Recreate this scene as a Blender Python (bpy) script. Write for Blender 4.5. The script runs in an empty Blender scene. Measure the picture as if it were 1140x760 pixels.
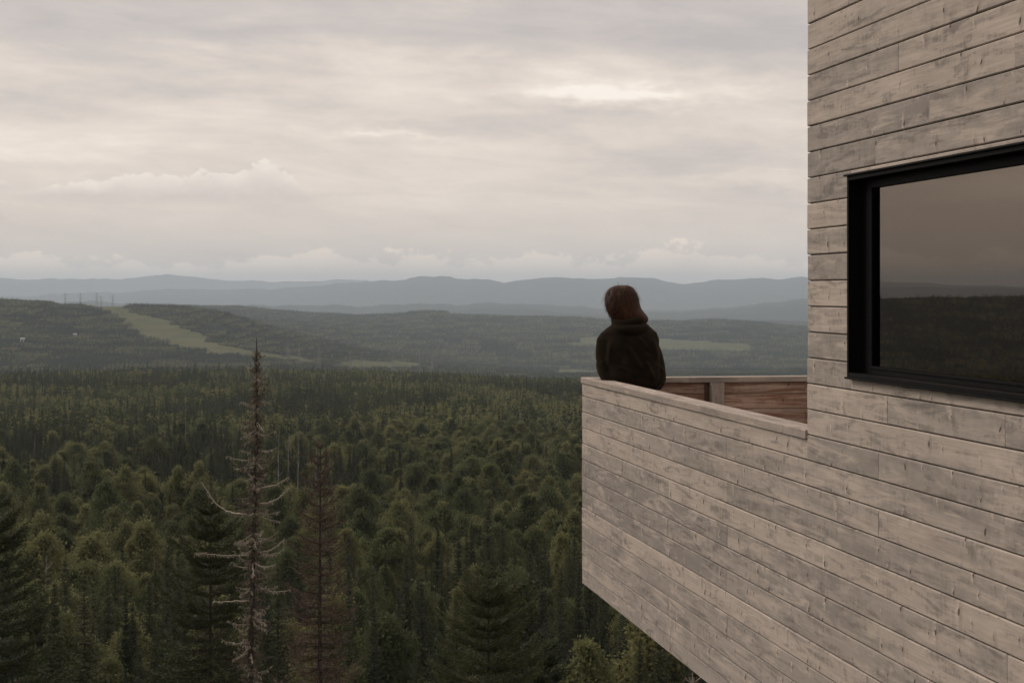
import bpy, math, random
import numpy as np
from math import radians as R
from mathutils import Vector

# ------------------------------------------------------------------ camera, world, sun, exposure
S = bpy.context.scene
COL = S.collection
EYE = 1.721                      # deck floor is z = 0
F = 1900.0                       # focal length in pixels of the 1140 px wide photograph
HOR = 325.0                      # horizon row
cam_d = bpy.data.cameras.new('camera'); cam = bpy.data.objects.new('camera', cam_d); COL.objects.link(cam)
cam.location = (0, 0, EYE); cam.rotation_euler = (R(90), 0, 0)
cam_d.sensor_width = 36; cam_d.lens = 36*F/1140; cam_d.shift_y = -(380-HOR)/1140
cam_d.clip_end = 120000; cam_d.clip_start = .1
cam_d.dof.use_dof = False
S.camera = cam
S.view_settings.view_transform = 'Standard'; S.view_settings.look = 'None'
S.view_settings.gamma = 1; S.view_settings.exposure = 0.0; S.view_settings.use_curve_mapping = False
S.render.engine = 'CYCLES'
S.cycles.use_denoising = True
S.cycles.max_bounces = 6; S.cycles.diffuse_bounces = 3; S.cycles.volume_bounces = 4
S.cycles.transparent_max_bounces = 8

SUN_AZ, SUN_EL = R(-62), R(38)   # azimuth from +Y towards +X
sd = bpy.data.lights.new('sun', 'SUN'); sun = bpy.data.objects.new('sun', sd); COL.objects.link(sun)
sd.energy = 1.1; sd.angle = R(22); sd.color = (1, .90, .80)
dv = Vector((math.sin(SUN_AZ)*math.cos(SUN_EL), math.cos(SUN_AZ)*math.cos(SUN_EL), math.sin(SUN_EL)))
sun.rotation_euler = dv.to_track_quat('Z', 'Y').to_euler()

class NT:
    """tiny node-expression helper"""
    def __init__(s, tree): s.t = tree; s.n = tree.nodes; s.l = tree.links
    def new(s, typ, **kw):
        n = s.n.new(typ)
        for k, v in kw.items(): setattr(n, k, v)
        return n
    def put(s, sock, v):
        if isinstance(v, bpy.types.NodeSocket): s.l.new(v, sock)
        elif v is not None: sock.default_value = v
    def m(s, op, a, b=None, c=None, clamp=False):
        n = s.new('ShaderNodeMath', operation=op, use_clamp=clamp)
        s.put(n.inputs[0], a)
        if b is not None: s.put(n.inputs[1], b)
        if c is not None: s.put(n.inputs[2], c)
        return n.outputs[0]
    def ss(s, v, a, b, lo=0.0, hi=1.0):
        n = s.new('ShaderNodeMapRange', interpolation_type='SMOOTHSTEP')
        s.put(n.inputs[0], v); s.put(n.inputs[1], a); s.put(n.inputs[2], b); s.put(n.inputs[3], lo); s.put(n.inputs[4], hi)
        return n.outputs[0]
    def xyz(s, x, y, z=0.0):
        n = s.new('ShaderNodeCombineXYZ'); s.put(n.inputs[0], x); s.put(n.inputs[1], y); s.put(n.inputs[2], z)
        return n.outputs[0]
    def sep(s, v):
        n = s.new('ShaderNodeSeparateXYZ'); s.put(n.inputs[0], v); return n.outputs
    def noise(s, vec, scale, detail=4, rough=.55, dist=0.0):
        n = s.new('ShaderNodeTexNoise'); s.put(n.inputs['Vector'], vec); n.inputs['Scale'].default_value = scale
        n.inputs['Detail'].default_value = detail; n.inputs['Roughness'].default_value = rough; n.inputs['Distortion'].default_value = dist
        return n.outputs[0]
    def mix(s, f, a, b, blend='MIX'):
        n = s.new('ShaderNodeMix', data_type='RGBA', blend_type=blend)
        s.put(n.inputs[0], f)
        for sock, v in ((n.inputs[6], a), (n.inputs[7], b)):
            if isinstance(v, tuple) and len(v) == 3: v = v + (1,)
            s.put(sock, v)
        return n.outputs[2]

def make_world():
    w = bpy.data.worlds.new('World'); S.world = w; w.use_nodes = True
    q = NT(w.node_tree); q.n.clear()
    tc = q.new('ShaderNodeTexCoord'); d = q.sep(tc.outputs['Generated'])
    az = q.m('ARCTAN2', d[0], d[1]); el = q.m('ARCSINE', d[2])
    # picture-like degrees for placing clouds: X, Y in units of 100 photo pixels at the horizon
    X = q.m('MULTIPLY', az, 19.0); Y = q.m('MULTIPLY', el, 19.0)
    # base veil
    slope = q.m('MULTIPLY_ADD', X, .06, Y)
    n1 = q.noise(q.xyz(q.m('MULTIPLY', X, .30), q.m('MULTIPLY', slope, 1.25), 3.1), 1.0, 6, .56, .35)
    n2 = q.noise(q.xyz(q.m('MULTIPLY', X, .55), q.m('MULTIPLY', slope, 3.4), 9.4), 1.0, 5, .6, .6)
    n3 = q.noise(q.xyz(q.m('MULTIPLY', X, 1.7), q.m('MULTIPLY', Y, 7.0), 1.4), 1.0, 7, .64, .9)
    comb = q.m('ADD', q.m('MULTIPLY', n1, .58), q.m('ADD', q.m('MULTIPLY', n2, .32), q.m('MULTIPLY', n3, .10)))
    comb = q.m('MULTIPLY_ADD', q.m('SUBTRACT', comb, .5), 1.05, .535)
    w1 = q.noise(q.xyz(q.m('MULTIPLY', X, .7), q.m('MULTIPLY', Y, 1.6), 21.0), 1.0, 6, .6); w2 = q.noise(q.xyz(q.m('MULTIPLY', X, .9), q.m('MULTIPLY', Y, 2.2), 33.0), 1.0, 7, .62)
    Xw = q.m('ADD', X, q.m('MULTIPLY', q.m('SUBTRACT', w1, .5), 2.6)); Yw = q.m('ADD', Y, q.m('MULTIPLY', q.m('SUBTRACT', w2, .5), .75))
    def blob(cx, cy, sx, sy, amp):
        a = q.m('POWER', q.m('ABSOLUTE', q.m('DIVIDE', q.m('SUBTRACT', Xw, cx), sx)), 2.0)
        b = q.m('POWER', q.m('ABSOLUTE', q.m('DIVIDE', q.m('SUBTRACT', Yw, cy), sy)), 2.0)
        return q.m('MULTIPLY', q.m('EXPONENT', q.m('MULTIPLY', q.m('ADD', a, b), -1.0)), amp)
    comb = q.m('ADD', comb, q.ss(Yw, 2.30, 2.85, 0, -.14))
    for bl in ((-3.0, 2.18, 1.9, .16, -.09), (.4, 2.28, 2.4, .16, .09), (.9, 2.16, 1.0, .11, .27), (2.5, 2.22, .6, .09, .12), (1.9, 1.60, 1.6, .24, -.13), (3.0, 1.75, 1.5, .3, -.05), (-1.4, 1.72, .8, .06, .15),
               (-1.0, 1.62, 1.3, .16, .05), (-4.3, 1.75, 2.2, .35, .06), (3.0, 2.9, 1.4, .5, -.11), (1.5, 1.22, 1.2, .07, .06), (-2.0, .8, 4.0, .3, -.02), (2.9, 1.15, .8, .09, .08)):
        comb = q.m('ADD', comb, blob(*bl))
    rp = q.new('ShaderNodeValToRGB'); q.put(rp.inputs[0], comb)
    e = rp.color_ramp.elements
    e[0].position = .26; e[0].color = (.50, .47, .475, 1)
    e[1].position = .76; e[1].color = (.98, .92, .86, 1)
    for p, c in ((.40, (.60, .55, .53, 1)), (.50, (.715, .645, .60, 1)), (.60, (.81, .73, .67, 1)), (.67, (.88, .80, .74, 1))):
        k = e.new(p); k.color = c
    c = rp.outputs[0]
    # lone flat-bottomed cumulus, left
    nn = q.noise(q.xyz(q.m('MULTIPLY', X, 3.6), q.m('MULTIPLY', Y, 4.2), 5.5), 1.0, 8, .62)
    def cumulus(c, yb, lobes, amt):
        h = None
        for cx, hh_, sx in lobes:
            g = q.m('MULTIPLY', q.m('EXPONENT', q.m('MULTIPLY', q.m('POWER', q.m('ABSOLUTE', q.m('DIVIDE', q.m('SUBTRACT', X, cx), sx)), 2.6), -1.0)), hh_)
            h = g if h is None else q.m('MAXIMUM', h, g)
        edge = q.m('MULTIPLY', h, q.m('MULTIPLY_ADD', nn, 2.0, .0)); hh = q.m('SUBTRACT', Y, yb)
        ins = q.m('MULTIPLY', q.ss(q.m('SUBTRACT', edge, hh), .0, .035), q.m('MULTIPLY', q.ss(hh, -.07, .05), q.ss(h, .03, .12)))
        tone = q.m('MULTIPLY_ADD', q.m('SUBTRACT', nn, .5), 1.1, q.ss(q.m('DIVIDE', hh, q.m('ADD', h, .05)), .0, .95), clamp=True)
        return q.mix(q.m('MULTIPLY', ins, amt), c, q.mix(tone, (.64, .585, .56), (.90, .835, .775)))
    c = cumulus(c, 1.0, ((-2.74, .47, .42), (-3.3, .34, .62), (-3.95, .30, .75), (-4.6, .18, .75)), .9)
    c = cumulus(c, 1.08, ((-5.7, .12, .45),), .6)
    c = q.mix(q.m('MULTIPLY', q.ss(Y, 1.1, .4), .5), c, (.70, .635, .60))
    # row of far cumulus over the mountains
    nn = q.noise(q.xyz(q.m('MULTIPLY', X, 2.6), q.m('MULTIPLY', Y, 4.0), 7.7), 1.0, 8, .62)
    n0 = q.noise(q.xyz(q.m('MULTIPLY', X, .33), 0.0, 2.2), 1.0, 2, .5)
    edge = q.m('MULTIPLY_ADD', nn, .75, q.m('MULTIPLY_ADD', n0, .9, -.46))
    ins = q.m('MULTIPLY', q.ss(q.m('SUBTRACT', edge, Y), -.005, .05), .8)
    tone = q.ss(q.m('ADD', q.m('SUBTRACT', Y, edge), nn), -.05, .55)
    c = q.mix(ins, c, q.mix(tone, (.70, .615, .56), (1.12, .98, .85)))
    # creamier towards the horizon, and a brighter veil high up round the hidden sun
    c = q.mix(q.ss(Y, 1.6, .0, 0, .35), c, (.70, .615, .545))
    dot = q.m('ADD', q.m('MULTIPLY', d[0], dv.x), q.m('ADD', q.m('MULTIPLY', d[1], dv.y), q.m('MULTIPLY', d[2], dv.z)))
    up = q.ss(el, .20, .9)
    gain = q.m('MULTIPLY_ADD', up, .60, q.m('MULTIPLY_ADD', q.ss(dot, .72, 1.0), 1.3, 1.0))
    behind = q.ss(d[1], .55, -.6, 1.0, .72)
    gain = q.m('MULTIPLY', gain, behind)
    vm = q.new('ShaderNodeVectorMath', operation='SCALE'); q.put(vm.inputs[0], c); q.put(vm.inputs[3], q.m('MULTIPLY', gain, 10.0*1.08))
    sky = q.new('ShaderNodeTexSky', sky_type='NISHITA'); sky.sun_disc = False
    sky.sun_elevation = SUN_EL; sky.sun_rotation = SUN_AZ; sky.dust_density = 2.0
    fin = q.mix(1.0, q.mix(.93, sky.outputs[0], vm.outputs[0]), (1.035, 1.0, .955), 'MULTIPLY')
    bg = q.new('ShaderNodeBackground'); q.put(bg.inputs[0], fin); bg.inputs[1].default_value = .1
    o = q.new('ShaderNodeOutputWorld'); q.l.new(bg.outputs[0], o.inputs[0])
make_world()

# ------------------------------------------------------------------ helpers
def link(o, parent=None):
    COL.objects.link(o)
    if parent is not None: o.parent = parent
    return o
def tag(o, label=None, cat=None, group=None, kind=None):
    if label: o['label'] = label
    if cat: o['category'] = cat
    if group: o['group'] = group
    if kind: o['kind'] = kind
    return o
def empty(name, loc=(0, 0, 0), rz=0.0):
    o = bpy.data.objects.new(name, None); COL.objects.link(o); o.location = loc; o.rotation_euler = (0, 0, rz)
    o.empty_display_size = .2
    return o
def np_mesh(name, V, Fs, mat=None, attrs=None, smooth=False, uv=None, mat_idx=None, mats=None):
    """V (n,3); Fs list of (k, array(m,k)) index blocks"""
    me = bpy.data.meshes.new(name)
    V = np.asarray(V, dtype=np.float32)
    me.vertices.add(len(V)); me.vertices.foreach_set('co', V.ravel())
    if isinstance(Fs, np.ndarray): Fs = [Fs]
    Fs = [np.asarray(f, dtype=np.int32) for f in Fs if len(f)]
    nl = sum(f.size for f in Fs); nf = sum(len(f) for f in Fs)
    me.loops.add(nl); me.polygons.add(nf)
    me.loops.foreach_set('vertex_index', np.concatenate([f.ravel() for f in Fs]))
    sizes = np.concatenate([np.full(len(f), f.shape[1], dtype=np.int32) for f in Fs])
    starts = np.concatenate([[0], np.cumsum(sizes)[:-1]]).astype(np.int32)
    me.polygons.foreach_set('loop_start', starts)
    me.polygons.foreach_set('use_smooth', np.full(nf, bool(smooth)))
    if attrs:
        for k, v in attrs.items():
            a = me.attributes.new(k, 'FLOAT', 'POINT'); a.data.foreach_set('value', np.asarray(v, dtype=np.float32))
    if uv is not None:
        l = me.uv_layers.new(name='UVMap'); l.data.foreach_set('uv', np.asarray(uv, dtype=np.float32).ravel())
    for mm in (mats or ([mat] if mat else [])): me.materials.append(mm)
    if mat_idx is not None: me.polygons.foreach_set('material_index', np.asarray(mat_idx, dtype=np.int32))
    me.update(calc_edges=True)
    return me
def mobj(name, me, parent=None):
    return link(bpy.data.objects.new(name, me), parent)

def hsh(ix, iy, seed):
    n = (ix.astype(np.int64)*374761393 + iy.astype(np.int64)*668265263 + seed*1442695041) & 0x7fffffff
    n = ((n ^ (n >> 13))*1274126177) & 0x7fffffff
    n = (n ^ (n >> 16)) & 0xffffff
    return n/float(0xffffff)
def vnoise(x, y, seed=0):
    ix = np.floor(x); iy = np.floor(y); fx = x-ix; fy = y-iy
    fx = fx*fx*(3-2*fx); fy = fy*fy*(3-2*fy)
    a = hsh(ix, iy, seed); b = hsh(ix+1, iy, seed); c = hsh(ix, iy+1, seed); d = hsh(ix+1, iy+1, seed)
    return (a*(1-fx)+b*fx)*(1-fy)+(c*(1-fx)+d*fx)*fy
def fbm(x, y, seed=0, oct=4, gain=.5):
    s = 0; a = 1; t = 0
    for k in range(oct):
        s = s+a*vnoise(x*2**k, y*2**k, seed+k*17); t += a; a *= gain
    return s/t

def mat(name):
    m = bpy.data.materials.new(name); m.use_nodes = True
    q = NT(m.node_tree); q.n.clear()
    o = q.new('ShaderNodeOutputMaterial'); b = q.new('ShaderNodeBsdfPrincipled'); q.l.new(b.outputs[0], o.inputs[0])
    b.inputs['Specular IOR Level'].default_value = .25
    return m, q, b, o
def simple(name, col, rough=.7, spec=.25, metal=0.0, nscale=8.0, namt=.25, bump=0.0):
    m, q, b, o = mat(name)
    tc = q.new('ShaderNodeTexCoord')
    n = q.noise(tc.outputs['Object'], nscale, 5, .6)
    f = q.m('MULTIPLY_ADD', q.m('SUBTRACT', n, .5), namt*2, 1.0)
    vm = q.new('ShaderNodeVectorMath', operation='SCALE'); vm.inputs[0].default_value = col; q.put(vm.inputs[3], f)
    q.l.new(vm.outputs[0], b.inputs['Base Color'])
    b.inputs['Roughness'].default_value = rough; b.inputs['Specular IOR Level'].default_value = spec; b.inputs['Metallic'].default_value = metal
    if bump:
        bp = q.new('ShaderNodeBump'); bp.inputs['Strength'].default_value = bump; bp.inputs['Distance'].default_value = .01
        q.put(bp.inputs['Height'], n); q.l.new(bp.outputs[0], b.inputs['Normal'])
    return m

def leaf_material(name, cA, cB, cC, trans=.25):
    """foliage: tint attribute per tree + per object random, small noise inside the crown"""
    m, q, b, o = mat(name)
    at = q.new('ShaderNodeAttribute', attribute_name='tint')
    oi = q.new('ShaderNodeObjectInfo'); geo = q.new('ShaderNodeNewGeometry')
    t = q.m('ADD', at.outputs['Fac'], q.m('MULTIPLY', q.m('SUBTRACT', oi.outputs['Random'], .5), .85))
    t = q.m('ADD', t, q.m('MULTIPLY', q.m('SUBTRACT', geo.outputs['Random Per Island'], .5), .35))
    rp = q.new('ShaderNodeValToRGB'); q.put(rp.inputs[0], t)
    e = rp.color_ramp.elements
    e[0].position = .1; e[0].color = cA+(1,); e[1].position = .9; e[1].color = cC+(1,)
    k = e.new(.5); k.color = cB+(1,)
    q.l.new(rp.outputs[0], b.inputs['Base Color'])
    b.inputs['Roughness'].default_value = .65; b.inputs['Specular IOR Level'].default_value = .2
    tr = q.new('ShaderNodeBsdfTranslucent'); q.l.new(rp.outputs[0], tr.inputs[0])
    mx = q.new('ShaderNodeMixShader'); mx.inputs[0].default_value = trans
    q.l.new(b.outputs[0], mx.inputs[1]); q.l.new(tr.outputs[0], mx.inputs[2]); q.l.new(mx.outputs[0], o.inputs[0])
    return m
M = {}
M['spruce'] = leaf_material('spruce needles', (.034, .045, .022), (.050, .061, .027), (.074, .083, .036))
M['birch'] = leaf_material('birch leaves', (.072, .088, .038), (.124, .136, .058), (.205, .200, .085), .5)
M['spruce_near'] = leaf_material('near spruce needles', (.040, .048, .022), (.070, .076, .030), (.115, .112, .046))
M['deadneedle'] = leaf_material('dead needles', (.056, .038, .027), (.082, .056, .040), (.12, .084, .060), .1)
M['lichen'] = leaf_material('grey lichen twigs', (.10, .080, .058), (.22, .190, .145), (.40, .35, .28), .05)
M['bark'] = simple('dark bark', (.060, .050, .042), .9, .1, nscale=6, namt=.5)
M['paletrunk'] = simple('pale birch bark', (.24, .22, .20), .85, .1, nscale=3, namt=.5)
M['deadwood'] = simple('weathered dead wood', (.26, .22, .175), .9, .1, nscale=5, namt=.4)

# ------------------------------------------------------------------ terrain (polar sheet, depth per ridge)
PROF = np.array([(0, -4.6), (8, -6), (20, -10.5), (45, -19), (80, -28), (120, -35), (160, -40.5), (250, -47), (320, -50.5), (450, -55), (700, -62.5),
                 (1000, -70.5), (1350, -77), (1560, -80), (1750, -92), (2100, -125), (2600, -158), (3000, -160)])
def px2(pts):
    a = np.array(pts, dtype=float); return lambda x: np.interp(x, a[:, 0], a[:, 1])
ridgeB = px2([(-2500, 333), (-1500, 338), (-900, 331), (-600, 334), (-400, 337), (-150, 331), (0, 331), (22, 331.5), (50, 333.5), (62, 337), (110, 338), (132, 337.2), (200, 339.5), (240, 344), (300, 362), (380, 384), (480, 402), (600, 412), (3000, 412)])
ridgeC = px2([(-2500, 330), (-1000, 338), (0, 345), (200, 341), (262, 340.5), (300, 345), (350, 349), (400, 351), (440, 350.3), (468, 347), (485, 346), (508, 350), (560, 352), (640, 354), (680, 356), (700, 357.5), (760, 357.5), (797, 355.5), (830, 358), (870, 362), (900, 364.5), (1200, 371), (2500, 352)])
ridgeE2 = px2([(-2500, 327), (-1000, 330), (0, 338), (100, 336), (200, 340), (400, 341), (560, 338), (740, 347), (800, 343), (860, 337), (905, 332), (1000, 334), (1300, 330), (2500, 322)])
ridgeE = px2([(-3000, 322), (-1800, 318), (-900, 322), (-400, 316), (-100, 326), (0, 330), (100, 327), (200, 323), (300, 321), (370, 317), (400, 312.5), (440, 313), (470, 308.5), (500, 308), (530, 311), (560, 314), (590, 311.5), (620, 309.5), (648, 312), (690, 307.5), (720, 309), (750, 315), (765, 316), (800, 311), (840, 309.5), (865, 311), (900, 309), (1100, 313), (1500, 306), (2500, 316)])
ridgeF = px2([(-3000, 322), (-1800, 316), (-900, 320), (-400, 308), (-100, 309), (0, 310), (60, 311), (100, 312), (150, 310), (185, 307), (220, 309.5), (260, 313), (330, 314), (370, 312.5), (400, 310), (440, 314), (600, 318), (900, 315), (2500, 320)])
crestA = px2([(-2500, 6), (250, 6), (400, 7), (500, 9), (600, 15), (700, 19), (3000, 19)])
def terrain_z(x, y):
    """height of the land under world x, y"""
    x = np.asarray(x, dtype=float); y = np.asarray(y, dtype=float)
    r = np.hypot(x, y); az = np.clip(np.arctan2(x, np.maximum(y, -1e9)), -1.0, 1.0)
    px = 570+F*np.tan(np.clip(az, -.95, .95)); ca = np.cos(az)
    near = np.interp(r, PROF[:, 0], PROF[:, 1])
    near = near - crestA(px)/F*r*ca*np.clip((r-500)/900, 0, 1)*np.clip((2300-r)/600, 0, 1)
    near = near + (fbm(x/90, y/90, 3, 3)-.5)*7*np.clip(r/250-.2, 0, 1) + (fbm(x/380, y/380, 8, 2)-.5)*10*np.clip((r-300)/600, 0, 1)*np.clip((2600-r)/900, 0, 1)
    jit = (fbm(px/34+900, px*0+3., 61, 5, .6)-.5)*6.5
    def zr(fn, rr, extra=0.0): return -(fn(px)+jit*(1.0 if rr > 9000 else .35)-HOR)/F*rr*ca - 9.0
    zB = zr(ridgeB, 4300); zC = zr(ridgeC, 7600); zE2 = zr(ridgeE2, 17000)+9; zE1 = zr(ridgeE, 26500)+9; zE = zr(ridgeF, 37000)+9
    radii = [3000, 4300, 5100, 7600, 9000, 12000, 17000, 20000, 26500, 30000, 37000, 41000, 45000]
    vals = [np.full_like(r, -160.0), zB, np.minimum(zB, -(392-HOR)/F*5100)*1.0, zC, np.minimum(zC-60, -150), np.full_like(r, -240.), zE2, np.full_like(r, -260.), zE1, np.full_like(r, -200.), zE, np.full_like(r, -200.), np.full_like(r, -260.)]
    vals[2] = np.maximum(vals[2], zB*0 - 175.0); vals[2] = np.minimum(zB-30, -150.)
    far = vals[0].copy()
    for i in range(len(radii)-1):
        t = np.clip((r-radii[i])/(radii[i+1]-radii[i]), 0, 1); t = t*t*(3-2*t) if i not in (0, 2) else t**(.9)
        far = np.where(r >= radii[i], vals[i]*(1-t)+vals[i+1]*t, far)
    amp = np.clip((r-3000)/1500, 0, 1)
    bump = (fbm(x/500, y/500, 21, 4)-.5)*44*amp*np.clip((7400-r)/2000, .0, 1)*np.clip(np.abs(r-4300)/700, 0, 1)
    bump += (fbm(x/3300, y/3300, 31, 5)-.5)*420*np.clip((r-9000)/3000, 0, 1)*np.clip(np.abs(r-26500)/4000, .10, 1)*np.clip(np.abs(r-37000)/4000, .10, 1)*np.clip(np.abs(r-17000)/3000, .08, 1)
    far = far+bump
    k = np.clip((r-2600)/400, 0, 1)
    return EYE + near*(1-k)+far*k
def clearing(x, y, z):
    """1 where the far hillside is cleared (power-line strip and meadows)"""
    yy = np.maximum(y, 1.0)
    px = 570+F*x/yy + (vnoise(x/60, y/60, 77)-.5)*9; py = HOR-(z-EYE)/yy*F + (vnoise(x/45, y/45, 78)-.5)*3.0
    lo = np.interp(py, [336, 341, 355, 375, 388, 395, 404], [56, 96, 128, 160, 200, 250, 338])
    hi = np.interp(py, [336, 341, 347, 365, 383, 392, 402], [134, 140, 154, 206, 248, 292, 362])
    a = (px > lo) & (px < hi) & (py > 335.5) & (py < 405.5) & (y > 2900) & (y < 4700)
    b = (((px-418)/52)**2+((py-406.5)/5.6)**2 < 1) & (y > 2400)
    c = (px > 636) & (px < 838) & (py > 374+np.interp(px, [640, 700, 828], [1, 0, 9])) & (py < np.interp(px, [640, 690, 760, 828], [386, 389, 392, 392])) & (y > 2600)
    d = (((px-640)/34)**2+((py-414.5)/3.4)**2 < 1) & (y > 2400)
    return (a | b | c | d).astype(float)

def build_terrain():
    a1 = np.linspace(-19.5, 19.5, 620); a0 = np.linspace(-180, -19.6, 190); a2 = np.linspace(19.6, 180, 110)
    az = np.radians(np.concatenate([a0, a1, a2]))
    r = np.concatenate([np.geomspace(1.5, 2300, 190), np.linspace(2320, 8200, 330), np.geomspace(8300, 41500, 150)])
    A, RR = np.meshgrid(az, r)
    x = RR*np.sin(A); y = RR*np.cos(A)
    z = terrain_z(x, y)
    cl = clearing(x, y, z)
    V = np.stack([x, y, z], -1).reshape(-1, 3)
    n, m = len(r), len(az)
    i = np.arange(n-1)[:, None]*m; j = np.arange(m-1)[None, :]
    a = (i+j).ravel()
    Fq = np.stack([a, a+1, a+m+1, a+m], -1)[:, ::-1]
    # centre cap
    V = np.vstack([V, [[0, 0, float(terrain_z(np.array([0.]), np.array([0.]))[0])]]])
    c = len(V)-1; jj = np.arange(m-1)
    cap = np.stack([np.full(m-1, c), jj+1, jj], -1)[:, :]
    me = np_mesh('ground', V, [Fq, cap], None, {'clearing': np.append(cl.ravel(), 0)}, smooth=True)
    mt, q, b, o = mat('forest floor and far woods')
    tc = q.new('ShaderNodeTexCoord'); at = q.new('ShaderNodeAttribute', attribute_name='clearing')
    n1 = q.noise(tc.outputs['Object'], .0035, 8, .62); n2 = q.noise(tc.outputs['Object'], .05, 6, .6)
    woods = q.mix(q.ss(n1, .35, .65), (.026, .030, .018), (.055, .056, .030))
    woods = q.mix(q.ss(n2, .35, .7, 0, .6), woods, (.020, .023, .014))
    n3 = q.noise(tc.outputs['Object'], .012, 6, .6)
    grass = q.mix(q.ss(n3, .35, .65), (.072, .080, .040), (.108, .106, .058))
    col = q.mix(q.ss(at.outputs['Fac'], .3, .7), woods, grass)
    q.l.new(col, b.inputs['Base Color']); b.inputs['Roughness'].default_value = 1; b.inputs['Specular IOR Level'].default_value = .0
    me.materials.append(mt)
    o = mobj('ground', me); tag(o, kind='structure', label='wooded ground falling away to the valley and the far mountains')
    return o
build_terrain()

# ------------------------------------------------------------------ trees
def diamonds(P, D, L, W, rng, flat=0.0):
    """leaf / spray diamonds: base P, direction D (unit), length L, width W -> verts, quads"""
    n = len(P)
    rv = rng.normal(size=(n, 3)); rv[:, 2] += flat
    side = np.cross(D, rv); side /= np.linalg.norm(side, axis=1)[:, None]+1e-9
    L = np.asarray(L).reshape(-1, 1)*np.ones((n, 1)); W = np.asarray(W).reshape(-1, 1)*np.ones((n, 1))
    a = P; b = P+D*L*.45+side*W*.5; c = P+D*L; d = P+D*L*.45-side*W*.5
    V = np.stack([a, b, c, d], 1).reshape(-1, 3)
    return V, np.arange(n*4).reshape(-1, 4)
def tube(pts, rad, k=6):
    pts = np.asarray(pts, dtype=float); n = len(pts)
    rad = np.asarray(rad, dtype=float)*np.ones(n)
    T = np.gradient(pts, axis=0); T /= np.linalg.norm(T, axis=1)[:, None]+1e-9
    up = np.where(np.abs(T[:, 2:3]) > .9, np.array([[1., 0, 0]]), np.array([[0., 0, 1.]]))
    A = np.cross(T, up); A /= np.linalg.norm(A, axis=1)[:, None]+1e-9; B = np.cross(T, A)
    th = np.arange(k)*2*math.pi/k
    V = (pts[:, None]+rad[:, None, None]*(np.cos(th)[None, :, None]*A[:, None]+np.sin(th)[None, :, None]*B[:, None])).reshape(-1, 3)
    i = (np.arange(n-1)[:, None]*k+np.arange(k)[None, :]).ravel(); j = (np.arange(n-1)[:, None]*k+(np.arange(k)[None, :]+1) % k).ravel()
    return V, np.stack([i, j, j+k, i+k], -1)
class Acc:
    def __init__(s): s.V = []; s.F = []; s.n = 0; s.A = []
    def add(s, V, Fq, a=.5):
        s.V.append(V); s.F.append(Fq+s.n); s.n += len(V); s.A.append(np.ones(len(V))*a)
    def mesh(s, name, mt, smooth=False):
        return np_mesh(name, np.vstack(s.V), np.vstack(s.F), mt, {'tint': np.concatenate(s.A)}, smooth)
def nrm(v): return v/(np.linalg.norm(v, axis=-1, keepdims=True)+1e-9)

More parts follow.
